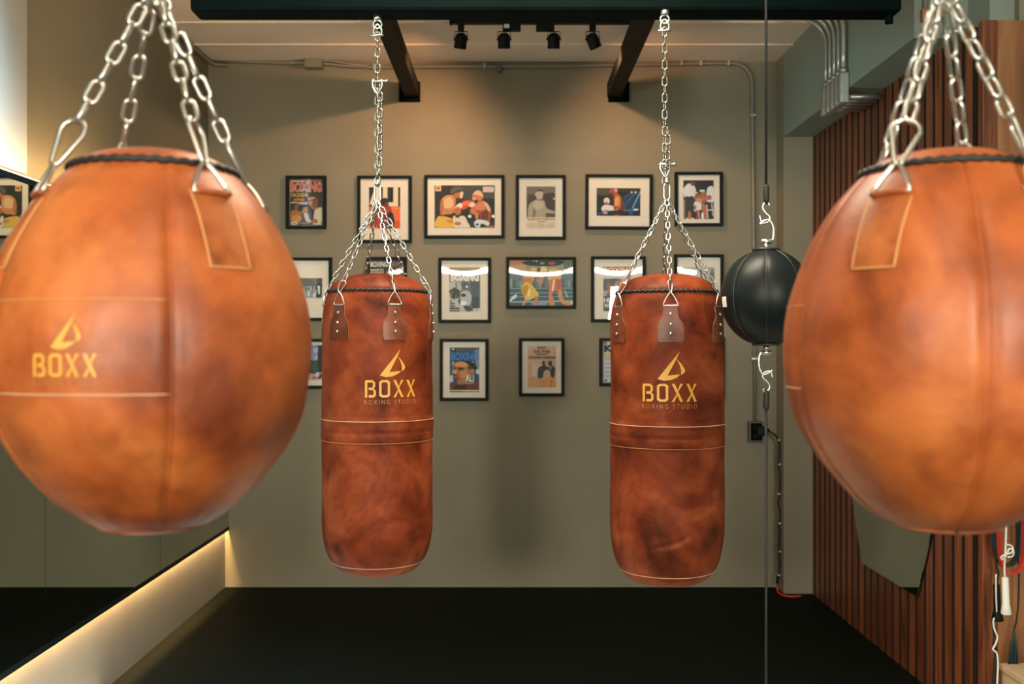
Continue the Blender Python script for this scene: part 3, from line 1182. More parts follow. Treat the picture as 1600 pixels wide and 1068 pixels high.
# ------------------------------------------------------------------ black double end ball and its elastic cords
BD = 2.90
bx, bz = (1197 - 795) / F * BD, EYE + (540 - 464) / F * BD
t = thing('double_end_ball', (bx, BD, bz), 'black leather ball strung between two elastic cords, beside the creased heavy bag', 'punching ball')
rx, rz = 0.131, 0.140
prof = [(rz * math.sin(a), rx * math.cos(a)) for a in [(-80 + 160 * i / 32) * PI / 180 for i in range(33)]]
SEAMS = [R_(-14 + 45 * k) for k in range(8)]


def bdisp(th, z):
    v = 0
    for s in SEAMS:
        a = (th - s + PI) % (2 * PI) - PI
        v -= 0.003 * math.exp(-(a / 0.06) ** 2)
    return v * max(0.0, 1 - (z / rz) ** 2)


bm = bmesh.new()
lathe(bm, prof, 128, bdisp)
part('body', bm, M_BALLBLACK, t, True)
for s in SEAMS:
    pts = []
    for z, r in prof:
        rr = r + bdisp(s, z) + 0.0006
        pts.append((rr * math.sin(s), -rr * math.cos(s), z))
    part('seam_piping', tubebm(pts, 0.0018, 6), M_BALLSEAM, t, True)
for sg in (1, -1):
    bm = bmesh.new()
    lathe(bm, [(sg * rz * 0.965, 0.0395), (sg * rz * 0.99, 0.040), (sg * rz * 1.01, 0.038), (sg * rz * 1.015, 0.0)][::sg], 32, close=True)
    bmesh.ops.recalc_face_normals(bm, faces=bm.faces[:])
    part('end_cap', bm, M_BALLSEAM, t, True)
    bm = bmesh.new()
    z = sg * rz * 1.01
    cyl(bm, (0, 0, z), (0, 0, z + sg * 0.014), 0.008, 12)
    cyl(bm, (-0.014, 0, z + sg * 0.021), (0.018, 0, z + sg * 0.021), 0.0068, 12)
    x2 = 0.020 * sg
    tube(bm, crom([(x2 * 0.7, 0, z + sg * 0.018), (x2, 0, z + sg * 0.03), (x2 * 1.05, 0, z + sg * 0.060), (x2 * 0.5, 0, z + sg * 0.082), (-x2 * 0.3, 0, z + sg * 0.080), (-x2 * 0.9, 0, z + sg * 0.070)], 5), 0.0040, 8)
    bmesh.ops.recalc_face_normals(bm, faces=bm.faces[:])
    part('swivel_hook', bm, M_CHROME2, t, True, 'silver hook')
bm = bmesh.new()
poly2d(bm, rect(-0.014, -0.030, 0.014, 0.000))
refine(bm, 0.01)
wrap(bm, R_(-78), rx, lambda th, z: rx * math.sqrt(max(0.01, 1 - (z / rz) ** 2)) + bdisp(th, z), 0.001)
part('label_patch', bm, M_WHITEPL, t, True, 'small white label patch')
for sg, lab in ((1, 'black elastic cord from the ceiling to the top of the black ball'),
                (-1, 'black elastic cord from the bottom of the black ball to the floor')):
    z = rz * 1.01 * sg
    t = thing('elastic_cord', (bx, BD, bz), lab, 'cord')
    FZ = 0.012 if sg < 0 else 0.0
    zend = (ZC - bz) if sg > 0 else -bz - FZ
    bm = bmesh.new()
    tube(bm, [(0, 0, z + sg * 0.165), (0, 0, zend)], 0.0040, 8)
    part('cord', bm, M_CORD, t, True)
    bm = bmesh.new()
    tube(bm, [(0, 0, z + sg * 0.130), (0.001, 0, z + sg * 0.140), (0, 0, z + sg * 0.180), (-0.001, 0, z + sg * 0.185)], 0.009, 10, radii=[0.0055, 0.0085, 0.009, 0.0075])
    part('sleeve', bm, M_CORD, t, True)
    bm = tubebm(crom([(-0.018 * sg, 0.0, z + sg * 0.095), (-0.012 * sg, 0, z + sg * 0.074), (0.006 * sg, 0, z + sg * 0.078), (0.010 * sg, 0, z + sg * 0.092),
                      (-0.004 * sg, 0, z + sg * 0.106), (-0.010 * sg, 0, z + sg * 0.122), (0.002 * sg, 0, z + sg * 0.136), (0.010 * sg, 0, z + sg * 0.124)], 5), 0.0032, 8)
    part('s_hook', bm, M_CHROME2, t, True, 'silver S-shaped hook')
    if sg < 0:
        bm = bmesh.new()
        cyl(bm, (0, 0, zend), (0, 0, zend + 0.012), 0.03, 16)
        part('floor_anchor', bm, M_BLACK, t)
    else:
        bm = bmesh.new()
        cyl(bm, (0, 0, zend - 0.01), (0, 0, zend), 0.02, 16)
        part('ceiling_anchor', bm, M_BLACK, t)

# ------------------------------------------------------------------ framed pictures
DF = 6.0
ILL = (1.0, 0.84, 0.69)


def ink(h):
    c = hexc(h)
    c = tuple(min(0.85, max(0.004, c[i] / ILL[i] * 0.98)) for i in range(3))
    return mat('print_ink_' + h, c, 0.6)


def picture(pxbox, mould, label, printbox, view, art, base, matted=True, category='picture', tilt=0.0, bow=0.0007):
    X = [(p - 795) / F * DF for p in (pxbox[0], pxbox[2])]
    Z = [EYE + (540 - p) / F * DF for p in (pxbox[3], pxbox[1])]
    cx, cz = (X[0] + X[1]) / 2, (Z[0] + Z[1]) / 2
    wd, ht = X[1] - X[0], Z[1] - Z[0]
    t = thing('picture_frame', (cx, DB, cz), label, category, 'framed boxing pictures on the back wall')
    t.rotation_euler.y = tilt
    mw = mould
    yb, yf = -0.001, -0.030
    bm = bmesh.new()
    # mitred moulding
    prof = [(0.0, yb), (0.0, yf + 0.002), (0.002, yf), (mw - 0.002, yf), (mw, yf + 0.003), (mw, -0.008)]
    rings = []
    for sx, sz in ((-1, -1), (1, -1), (1, 1), (-1, 1)):
        rings.append([bm.verts.new((sx * (wd / 2 - i), yy, sz * (ht / 2 - i))) for i, yy in prof])
    for k in range(4):
        a, c = rings[k], rings[(k + 1) % 4]
        for i in range(len(prof) - 1):
            bm.faces.new((a[i], c[i], c[i + 1], a[i + 1]))
    bmesh.ops.recalc_face_normals(bm, faces=bm.faces[:])
    part('moulding', bm, M_FRAME, t)
    iw, ih = wd / 2 - mw, ht / 2 - mw
    if matted:
        part('mat_board', boxbm(-iw - 0.001, iw + 0.001, -0.014, -0.008, -ih - 0.001, ih + 0.001), M_MATBOARD, t)
    ox, oy, sc = view

    def tr(u, v):
        px, py = ox + u / sc, oy + v / sc
        return ((px - 795) / F * DF - cx, EYE + (540 - py) / F * DF - cz)
    bm = bmesh.new()
    mats = [ink(base)]
    x0, z1 = tr(printbox[0], printbox[1])
    x1, z0 = tr(printbox[2], printbox[3])
    y = -0.0148 if matted else -0.0120
    box(bm, x0, x1, y, y + (0.0008 if matted else 0.004), z0, z1)
    ux0, ux1, uz0, uz1 = x0, x1, z0, z1

    def face(pts, h, yy):
        m = ink(h)
        if m not in mats:
            mats.append(m)
        pts = [(min(max(px, ux0), ux1), min(max(pz, uz0), uz1)) for px, pz in pts]
        clean = []
        for p in pts:
            if not clean or (abs(p[0] - clean[-1][0]) + abs(p[1] - clean[-1][1])) > 1e-5:
                clean.append(p)
        if len(clean) > 2 and (abs(clean[0][0] - clean[-1][0]) + abs(clean[0][1] - clean[-1][1])) < 1e-5:
            clean.pop()
        if len(clean) < 3:
            return
        f = bm.faces.new([bm.verts.new((px, yy, pz)) for px, pz in clean])
        f.material_index = mats.index(m)
        f.normal_update()
        if f.normal.y > 0:
            f.normal_flip()
    step = 0.00011
    for i, s in enumerate(art):
        yy = y - step * (i + 1)
        k, h = s[0], s[1]
        if k == 'r':
            face([tr(*p) for p in rect(*s[2:6])], h, yy)
        elif k == 'p':
            face([tr(*p) for p in s[2]], h, yy)
        elif k == 'b':
            face([(q.x, q.y) for q in crom([(*tr(*p), 0) for p in s[2]], 5, True)], h, yy)
        elif k == 'e':
            cx_, cy_, rx_, ry_ = s[2:6]
            face([tr(cx_ + rx_ * math.cos(a), cy_ + ry_ * math.sin(a)) for a in [2 * PI * j / 18 for j in range(18)]], h, yy)
        elif k == 'l':
            (ax, ay, bx_, by_, lw) = s[2:7]
            L = math.hypot(bx_ - ax, by_ - ay) or 1
            nx, ny = -(by_ - ay) / L * lw / 2, (bx_ - ax) / L * lw / 2
            face([tr(ax + nx, ay + ny), tr(bx_ + nx, by_ + ny), tr(bx_ - nx, by_ - ny), tr(ax - nx, ay - ny)], h, yy)
        elif k == 't':
            txt, a0, b0, a1, b1 = s[2:7]
            vs, fs = text_polys(txt, s[7] if len(s) > 7 else 0.0)
            m = ink(h)
            if m not in mats:
                mats.append(m)
            vv = []
            for q, r in vs:
                px, pz = tr(a0 + (a1 - a0) * q, b1 + (b0 - b1) * r)
                vv.append(bm.verts.new((px, yy, pz)))
            for f in fs:
                try:
                    ff = bm.faces.new([vv[j] for j in f])
                except ValueError:
                    continue
                ff.material_index = mats.index(m)
                ff.normal_update()
                if ff.normal.y > 0:
                    ff.normal_flip()
    part('print', bm, None, t, mats=mats) if False else mesh_obj('print', bm, None, t, False, mats)
    # slightly bowed pane
    bm = bmesh.new()
    n = 12
    g = []
    for j in range(n + 1):
        row = []
        for i in range(n + 1):
            a, c = -1 + 2 * i / n, -1 + 2 * j / n
            row.append(bm.verts.new((a * (iw + 0.001), -0.0195 - bow * (1 - a * a) * (1 - c * c), c * (ih + 0.001))))
        g.append(row)
    for j in range(n):
        for i in range(n):
            bm.faces.new((g[j][i], g[j][i + 1], g[j + 1][i + 1], g[j + 1][i]))
    part('glass_pane', bm, M_GLASS, t, True)
    return t


MW = 0.0185
picture((446, 274, 509, 357), 0.0175, 'small unmatted frame with a dark magazine cover and red title, first in top row',
        (150, 140, 725, 960), (440, 268, 11.61), [
    ('r', 'b0483c', 150, 148, 715, 182), ('l', 'e0c8b0', 160, 165, 400, 165, 14), ('l', 'e8d0a8', 440, 166, 520, 166, 14),
    ('t', 'e8c8a8', 'BOXING', 143, 188, 722, 362, 0.05), ('t', 'c8402f', 'BOXING', 150, 195, 715, 355, 0.02),
    ('r', '30201a', 275, 312, 535, 336), ('l', 'e0c0a0', 285, 324, 525, 324, 12),
    ('b', '2a2016', [(470, 420), (520, 365), (620, 370), (690, 430), (720, 560), (640, 620), (540, 560), (470, 470)]),
    ('b', 'c98c60', [(470, 470), (560, 450), (620, 480), (640, 560), (600, 660), (555, 668), (500, 600), (475, 540)]),
    ('b', '7a4526', [(560, 500), (620, 470), (650, 560), (625, 650), (580, 670), (545, 610)]),
    ('b', '3a2014', [(480, 512), (520, 505), (525, 525), (490, 530)]), ('b', '3a2014', [(545, 500), (590, 495), (590, 515), (550, 520)]),
    ('b', '8a5034', [(505, 610), (560, 605), (560, 625), (515, 628)]),
    ('b', '9a7050', [(580, 680), (650, 640), (725, 640), (725, 760), (640, 760)]),
    ('b', 'd0bc98', [(590, 700), (640, 670), (725, 660), (725, 900), (640, 930), (570, 900), (575, 780)]),
    ('t', 'dca23a', 'CALZAGHE', 155, 378, 470, 450, 0.03), ('t', 'c84a2c', '&', 288, 445, 322, 478, 0.02),
    ('t', 'd89a34', 'JONES', 200, 478, 405, 540, 0.03),
    ('l', 'd8c8b8', 155, 555, 465, 555, 16), ('l', 'c8b0a0', 300, 580, 465, 580, 16),
    ('e', '8a4a28', 265, 640, 42, 58), ('e', '3a2418', 300, 660, 22, 40),
    ('b', 'a8602c', [(160, 720), (240, 690), (330, 720), (380, 700), (380, 740), (330, 780), (340, 860), (320, 900), (170, 900)]),
    ('b', 'c88430', [(180, 800), (340, 790), (330, 900), (190, 900)]),
    ('b', 'b8703c', [(375, 690), (400, 640), (460, 640), (470, 700), (440, 750), (385, 740)]),
    ('b', 'd0b898', [(395, 760), (465, 750), (500, 860), (540, 900), (440, 900)]), ('b', 'a85c34', [(540, 890), (590, 850), (640, 870), (640, 930), (560, 940)]),
    ('r', 'e0d8c8', 165, 905, 275, 955), ('l', '4a4034', 180, 930, 260, 930, 20), ('r', 'a05a40', 285, 915, 520, 942), ('r', 'e0c8a8', 560, 935, 720, 955)],
        '1a140d', False)
picture((558, 274, 643, 379), MW, 'matted photo of a boxer in red by black and white stripes, behind a bag chain',
        (240, 218, 690, 812), (550, 268, 9.21), [
    ('p', 'ecd0a8', [(330, 218), (410, 218), (410, 400), (340, 470), (250, 470), (258, 420)]),
    ('r', 'e8cca4', 440, 218, 505, 420), ('r', 'e8cca4', 590, 218, 660, 500), ('r', 'e4c8a0', 520, 435, 600, 500),
    ('r', 'd84a1c', 240, 495, 690, 812), ('r', 'e86830', 525, 500, 690, 700), ('r', 'f09858', 570, 515, 670, 530),
    ('b', 'b0301c', [(330, 560), (400, 480), (500, 470), (560, 520), (560, 640), (520, 800), (380, 800), (330, 700)]),
    ('e', '1a0c08', 470, 430, 52, 60), ('e', '6a2c18', 490, 470, 30, 36), ('b', 'b89080', [(250, 560), (300, 470), (340, 500), (310, 600), (250, 610)]),
    ('e', '16100e', 275, 705, 36, 62), ('e', '16100e', 545, 640, 52, 66), ('b', '2a1010', [(540, 680), (590, 640), (610, 740), (560, 812), (500, 812)]),
    ('b', '8a1c18', [(400, 620), (460, 600), (480, 812), (400, 812)])], '14100c')
picture((663, 273, 788, 372), MW, 'wide matted photo of two boxers trading a red-gloved punch, widest in the top row',
        (190, 190, 1150, 865), (660, 270, 10.17), [
    ('r', '43483f', 640, 200, 1150, 400), ('r', '2c2014', 190, 190, 1150, 208),
    ('b', '38403a', [(640, 210), (960, 210), (960, 330), (760, 420), (640, 400)]),
    ('b', 'cf8a52', [(285, 450), (350, 365), (460, 345), (520, 400), (515, 530), (470, 640), (380, 650), (290, 660), (278, 560)]),
    ('b', 'e2ae78', [(340, 430), (430, 380), (480, 430), (480, 520), (400, 560), (345, 540)]),
    ('b', 'b06a3c', [(280, 470), (320, 430), (335, 560), (320, 650), (282, 650)]),
    ('b', 'c87c48', [(350, 560), (480, 575), (560, 500), (640, 470), (660, 530), (560, 590), (460, 640), (360, 630)]),
    ('e', '453a30', 545, 285, 105, 78), ('b', '5c5048', [(440, 300), (500, 220), (600, 210), (640, 270), (560, 260), (480, 320)]),
    ('b', 'b26a3e', [(500, 330), (600, 300), (645, 330), (620, 400), (560, 430), (500, 390)]),
    ('b', 'e8c4a4', [(605, 300), (645, 300), (630, 390), (600, 385)]), ('b', '3a2418', [(530, 390), (600, 400), (590, 425), (540, 420)]),
    ('b', 'd44c28', [(600, 475), (690, 430), (800, 440), (830, 500), (740, 530), (650, 580), (605, 545)]),
    ('b', 'e87048', [(640, 470), (720, 445), (740, 480), (660, 510)]),
    ('b', 'ecd2bc', [(515, 545), (575, 480), (630, 490), (625, 545), (560, 580)]), ('b', 'e8c4b0', [(735, 500), (790, 455), (845, 500), (800, 540), (745, 530)]),
    ('b', 'a44c2a', [(860, 440), (960, 430), (1060, 520), (1092, 620), (1060, 770), (930, 745), (900, 640), (800, 610), (780, 540), (860, 540)]),
    ('b', 'cc7c4c', [(820, 520), (900, 460), (980, 450), (1000, 560), (940, 590), (850, 570)]),
    ('b', 'dcb088', [(970, 450), (1040, 490), (1085, 590), (1050, 600), (1000, 520)]),
    ('b', '6a3028', [(940, 620), (1040, 600), (1030, 740), (930, 740)]),
    ('e', 'c67646', 880, 365, 88, 82), ('b', 'e0b084', [(800, 330), (860, 275), (930, 290), (965, 380), (900, 350), (840, 340)]),
    ('b', 'd89474', [(785, 400), (830, 380), (850, 420), (820, 440)]), ('b', '4a2a1c', [(830, 425), (890, 430), (860, 465), (835, 455)]),
    ('e', 'd26a44', 805, 600, 50, 52), ('b', 'c87858', [(830, 630), (890, 640), (880, 730), (845, 720)]),
    ('b', 'd0cedc', [(825, 775), (900, 735), (1055, 770), (1045, 835), (940, 800), (900, 865), (835, 840)]), ('e', '2a3040', 870, 815, 26, 20),
    ('b', 'dcaa40', [(235, 700), (320, 685), (420, 705), (530, 760), (515, 860), (210, 860)]), ('b', 'c87c34', [(390, 740), (500, 750), (500, 800), (400, 780)]),
    ('b', 'dcc8ac', [(490, 680), (560, 690), (660, 680), (720, 780), (745, 865), (520, 865), (490, 770)]),
    ('e', 'b86a3e', 560, 600, 55, 66), ('p', '1a1a18', [(525, 675), (555, 690), (585, 670), (585, 715), (555, 700), (525, 715)]),
    ('e', 'b46848', 560, 800, 55, 30),
    ('r', 'e2b488', 205, 190, 295, 285), ('r', 'b86430', 222, 215, 280, 262), ('r', 'd2b4aa', 960, 212, 1135, 302),
    ('e', 'ece0d0', 752, 685, 27, 27), ('e', 'ece0d0', 1125, 685, 25, 27), ('r', 'b0542c', 1000, 838, 1150, 865)], '18241f')
picture((806, 273, 884, 374), MW, 'matted sepia portrait of a bare-chested boxer above a printed name',
        (218, 215, 648, 832), (800, 268, 9.53), [
    ('r', '786a58', 218, 215, 648, 330), ('b', '443c30', [(480, 330), (648, 330), (648, 590), (540, 560), (480, 430)]),
    ('b', '4c4436', [(218, 400), (330, 330), (360, 420), (260, 500), (218, 560)]),
    ('b', 'b39c80', [(250, 500), (330, 425), (400, 405), (480, 430), (520, 540), (648, 590), (648, 615), (510, 615), (490, 672), (330, 672), (315, 600), (295, 672), (240, 672)]),
    ('b', 'c8b294', [(340, 440), (450, 440), (470, 520), (400, 560), (330, 520)]), ('b', '8a7660', [(310, 560), (330, 540), (360, 600), (340, 672), (330, 672)]),
    ('b', 'c4ae92', [(355, 330), (375, 275), (430, 262), (462, 310), (455, 380), (420, 415), (375, 400)]),
    ('b', '4a4034', [(360, 300), (390, 262), (450, 268), (458, 295), (400, 285)]), ('e', 'bca88c', 350, 335, 14, 20),
    ('b', '5a4c3e', [(395, 405), (430, 412), (455, 420), (400, 425)]), ('e', 'd8c8b0', 628, 398, 14, 16),
    ('r', 'e4c4a2', 218, 675, 648, 832), ('t', '4a3424', 'SUGAR RAY ROBINSON', 232, 690, 636, 716, 0.02),
    ('l', '8a6a50', 385, 740, 505, 740, 12)] + [('l', 'c09a74', 228 + 145 * c, 770 + 16 * r, 345 + 145 * c, 770 + 16 * r, 6) for c in range(3) for r in range(4)], '5c5242')
picture((915, 272, 1020, 358), MW, 'matted photo of a boxer in profile with white gloves and blue light beams', (255, 285, 1035, 778), (910, 268, 11.36), [
    ('b', '4a4434', [(255, 290), (480, 290), (500, 400), (255, 400)]), ('r', '352a1e', 640, 288, 1035, 345),
    ('b', '16384e', [(740, 420), (1000, 380), (1000, 640), (760, 660)]), ('l', '24587a', 870, 365, 720, 480, 14), ('l', '2c6484', 945, 362, 760, 590, 18),
    ('l', '7aa0b8', 1022, 370, 895, 640, 20), ('l', '4a88ac', 740, 692, 1005, 652, 16), ('l', '2c5c98', 258, 752, 490, 712, 22),
    ('b', '1c4484', [(840, 690), (920, 680), (880, 778), (840, 778)]), ('e', 'e4ecec', 952, 668, 45, 16),
    ('e', 'ecece8', 878, 358, 15, 17), ('e', 'ecece8', 948, 358, 18, 17), ('e', 'dce4e8', 1027, 362, 9, 12),
    ('b', 'c26a34', [(560, 470), (630, 395), (700, 470), (748, 600), (745, 720), (560, 720), (560, 665), (640, 630), (560, 610)]),
    ('b', 'e09a54', [(580, 480), (640, 440), (660, 560), (600, 600), (575, 560)]), ('b', '6c2c22', [(690, 460), (735, 560), (748, 720), (610, 720), (680, 620), (690, 540)]),
    ('e', 'aa4c32', 555, 362, 78, 82), ('e', 'dc9480', 598, 325, 30, 30), ('b', '5a2018', [(485, 380), (530, 370), (560, 430), (520, 450), (490, 420)]),
    ('b', '3c1c14', [(495, 450), (560, 450), (560, 590), (500, 590)]), ('b', '20201e', [(480, 700), (745, 690), (740, 778), (480, 778)]),
    ('e', 'dccac0', 435, 515, 55, 60), ('e', 'b04c2c', 430, 562, 28, 32),
    ('b', 'e4d2c6', [(340, 650), (380, 595), (460, 585), (555, 615), (555, 680), (450, 690), (370, 705)]), ('b', 'b8a0a0', [(360, 680), (440, 670), (440, 700), (375, 710)]),
    ('r', 'd8a898', 375, 715, 450, 745), ('e', 'd05c3c', 612, 774, 40, 12)], '121a1a', True, tilt=0.006)
picture((1055, 268, 1130, 353), MW, 'matted photo of a boxer on a corner stool, last in top row',
        (210, 190, 750, 880), (1050, 264, 11.36), [
    ('b', 'e2d2c8', [(213, 340), (290, 255), (370, 260), (430, 340), (430, 430), (390, 490), (300, 490), (240, 505), (214, 430)]),
    ('e', '6c4232', 378, 250, 42, 40), ('b', '2a332d', [(240, 500), (310, 485), (385, 500), (395, 880), (245, 880)]), ('r', 'a46c5c', 212, 540, 240, 880),
    ('r', 'dccac0', 255, 860, 400, 880), ('b', 'c46c4a', [(295, 780), (318, 735), (342, 780), (342, 880), (292, 880)]),
    ('e', '241612', 603, 320, 38, 42), ('b', 'd8d4d0', [(620, 430), (640, 330), (690, 298), (748, 330), (750, 560), (690, 595), (610, 540)]),
    ('b', '22282a', [(610, 590), (748, 590), (748, 640), (640, 680)]),
    ('b', 'a65836', [(400, 490), (470, 440), (600, 480), (615, 580), (480, 600), (410, 550)]), ('b', 'cc8868', [(440, 520), (520, 510), (540, 590), (460, 590)]),
    ('e', 'b0602e', 560, 425, 46, 52), ('e', 'dcd0c4', 545, 378, 52, 20), ('l', 'c8c0b4', 400, 425, 470, 415, 20),
    ('b', 'ded6d0', [(400, 600), (435, 570), (545, 620), (525, 710), (410, 745), (395, 680)]), ('b', 'b05c30', [(395, 650), (435, 640), (430, 710), (400, 710)]),
    ('b', 'b86a3c', [(525, 640), (600, 630), (640, 860), (570, 860)]), ('r', '9c2e20', 432, 725, 512, 875), ('l', 'dcb8ac', 470, 730, 490, 875, 14),
    ('r', 'e0d8d0', 525, 770, 572, 880), ('e', 'd25232', 662, 500, 52, 46), ('e', '8a8478', 580, 520, 40, 22),
    ('l', 'dcb4b0', 622, 625, 640, 870, 22), ('l', 'd8b0a8', 712, 600, 735, 830, 20), ('r', 'e0d0c8', 640, 712, 750, 730)], '121e19', True, tilt=-0.004)
picture((440, 402, 518, 501), MW, 'matted black-and-white crowd photo with small print below, half behind the lettered ball bag', (20, 355, 522, 660), (450, 398, 9.89), [
    ('r', '6a6a66', 20, 355, 430, 480), ('r', '35352f', 430, 355, 522, 510)] +
    [('e', ['d4d2c8', 'b8b6ac', '8c8a82'][k % 3], 40 + 30 * k, 520 + 25 * ((k * 7) % 5), 22, 42) for k in range(14)] +
    [('e', '44443e', 60 + 52 * k, 505 + 10 * (k % 3), 12, 14) for k in range(8)] +
    [('e', 'c8c6bc', 425, 435, 10, 12), ('b', '22221e', [(430, 480), (460, 500), (470, 600), (440, 600)]), ('b', 'dcdad0', [(450, 480), (490, 490), (490, 600), (465, 600)]),
     ('b', '2a2422', [(490, 500), (515, 510), (510, 650), (490, 640)]), ('r', '1c201a', 430, 605, 490, 660)], '9a9890')
picture((572, 401, 635, 485), 0.0175, 'black unmatted cover with pale headline letters, mostly hidden by the heavy bag', (655, 650, 888, 980), (430, 260, 4.444), [
    ('t', 'ecdcc4', 'BOXING', 658, 657, 778, 695, 0.03), ('t', '9a7c68', 'NEWS', 783, 657, 884, 695, 0.02),
    ('t', 'e4d0b0', "MANNY'S", 658, 708, 750, 725, 0.02), ('t', 'e4d0b0', 'REVENGE', 658, 728, 750, 746, 0.02),
    ('e', '8a4a34', 850, 720, 22, 22), ('b', '9a5a40', [(790, 760), (860, 735), (888, 800), (880, 980), (790, 980)]), ('l', 'c8b8a8', 770, 730, 800, 745, 10)], '181410', False)
picture((685, 402, 767, 504), MW, 'matted grey magazine cover with white title letters, in the middle row', (208, 190, 680, 862), (680, 398, 9.707), [
    ('r', '86684c', 208, 190, 680, 236), ('r', '4a3a2c', 215, 195, 245, 250), ('l', 'c8a888', 255, 213, 640, 213, 14),
    ('b', '74746e', [(330, 410), (680, 410), (680, 800), (560, 850), (400, 760), (330, 560)]),
    ('b', '55585a', [(545, 410), (675, 410), (672, 800), (560, 810), (540, 600)]), ('b', '44484c', [(560, 640), (660, 650), (660, 800), (560, 800)]),
    ('b', 'b4b0a4', [(330, 420), (400, 420), (390, 540), (340, 560)]), ('b', '5a5a56', [(390, 430), (470, 415), (520, 470), (500, 520), (420, 510)]),
    ('b', 'b8b4a8', [(400, 560), (480, 540), (545, 600), (540, 720), (470, 800), (400, 720), (380, 640)]), ('e', '3a3a38', 425, 610, 42, 26), ('e', 'dcd8d0', 478, 480, 20, 20),
    ('b', '484642', [(430, 770), (500, 770), (560, 820), (520, 855), (460, 840)]),
    ('t', '45413b', 'BOXING', 216, 268, 680, 410, 0.06), ('t', 'f4f0e8', 'BOXING', 230, 262, 665, 400, 0.05),
    ('p', '48423a', [(208, 540), (290, 488), (376, 540), (360, 650), (315, 660), (315, 590), (265, 550), (215, 590)]), ('e', '6a665c', 265, 610, 42, 58), ('b', '2c2a26', [(280, 560), (310, 590), (300, 670), (265, 640)]),
    ('e', 'f4f2ec', 425, 732, 55, 34), ('l', '3a3836', 350, 680, 375, 745, 22),
    ('r', '4a3c34', 222, 692, 250, 712), ('r', '3a3028', 222, 728, 292, 748), ('r', '3a3028', 222, 766, 300, 786), ('r', '2c241e', 215, 798, 368, 822), ('r', '4a4038', 215, 838, 372, 856),
    ('r', 'dcd6c8', 575, 812, 672, 856), ('l', '4a463e', 595, 838, 650, 838, 12)], 'c0b8aa')
picture((791, 401, 900, 482), 0.0165, 'unmatted wide photo of two boxers in yellow and red trunks clinching above ring ropes', (95, 100, 1275, 938), (788, 398, 11.87), [
    ('r', '6e7a78', 95, 330, 1275, 560), ('r', '4a5e5e', 95, 560, 1275, 938), ('r', 'b89868', 95, 175, 420, 345), ('r', 'a08c78', 400, 200, 1110, 345),
    ('b', 'cc7452', [(95, 102), (360, 102), (400, 150), (250, 185), (95, 180)]), ('e', 'b02c28', 345, 135, 26, 22),
    ('b', '2a3028', [(390, 110), (700, 102), (1100, 110), (1000, 190), (700, 205), (400, 180)]), ('e', 'a8503a', 885, 150, 72, 32), ('e', 'f0e8e0', 552, 110, 14, 10), ('e', 'f0e8e0', 605, 112, 16, 12),
    ('e', '8a9880', 705, 150, 45, 22), ('r', '5c5c42', 1110, 110, 1275, 285), ('l', '8a8458', 1160, 110, 1150, 280, 16), ('l', '8a8458', 1230, 110, 1220, 280, 16)] +
    [('r', ['8c9490', '56605e', '727c7a'][k % 3], 100 + 60 * k, 440 + 17 * (k % 4), 148 + 60 * k, 600) for k in range(20)] +
    [('l', 'b0b8b4', 95, yy, 1275, yy - 8, 9) for yy in (622, 705, 775)] + [('l', 'd8dcd8', 95, 872, 1275, 850, 12)] +
    [('b', 'd8dcd8', [(100, 840), (150, 770), (230, 730), (220, 790), (150, 830), (110, 870)]),
     ('l', 'd0d4cc', 1120, 650, 1180, 790, 14), ('r', '8a98b0', 500, 880, 800, 930),
     ('b', 'dca064', [(375, 350), (440, 300), (520, 320), (620, 330), (700, 330), (760, 360), (720, 420), (560, 410), (520, 530), (360, 520), (350, 430)]),
     ('b', 'c87c50', [(350, 430), (500, 430), (520, 530), (350, 520)]), ('b', 'c88468', [(600, 440), (720, 440), (710, 530), (650, 540)]),
     ('e', 'e4b468', 545, 282, 60, 52), ('e', 'ecc880', 732, 270, 68, 58), ('b', '5c4434', [(610, 260), (660, 230), (670, 280), (620, 300)]),
     ('b', 'e4b448', [(330, 570), (400, 500), (500, 540), (580, 640), (640, 740), (520, 810), (430, 840), (370, 790), (318, 660)]),
     ('b', 'c88c30', [(350, 590), (440, 560), (420, 700), (370, 780), (330, 680)]), ('p', 'f0e0b0', [(450, 640), (490, 640), (460, 770), (430, 770)]),
     ('l', 'c8805c', 600, 760, 590, 938, 62), ('l', 'd09470', 395, 830, 350, 938, 42),
     ('b', 'dca470', [(810, 350), (900, 310), (1010, 320), (1050, 450), (830, 470)]), ('b', 'd0b060', [(820, 300), (860, 245), (960, 250), (1015, 310), (930, 330), (850, 340)]),
     ('b', 'd07650', [(840, 470), (1040, 450), (1060, 650), (990, 670), (920, 670), (870, 800), (825, 780), (830, 640)]), ('b', 'c06048', [(960, 480), (1040, 470), (1060, 650), (980, 660)]),
     ('p', 'f0dca8', [(912, 455), (942, 455), (910, 665), (878, 665)]), ('b', 'd08450', [(830, 770), (890, 760), (940, 938), (840, 938)]),
     ('b', 'd08c58', [(1000, 650), (1060, 640), (1090, 800), (1190, 870), (1270, 890), (1240, 930), (1100, 920), (1010, 800)]), ('e', 'e0b8a0', 1250, 880, 24, 40)], '7e8a86', False, bow=0.0010)
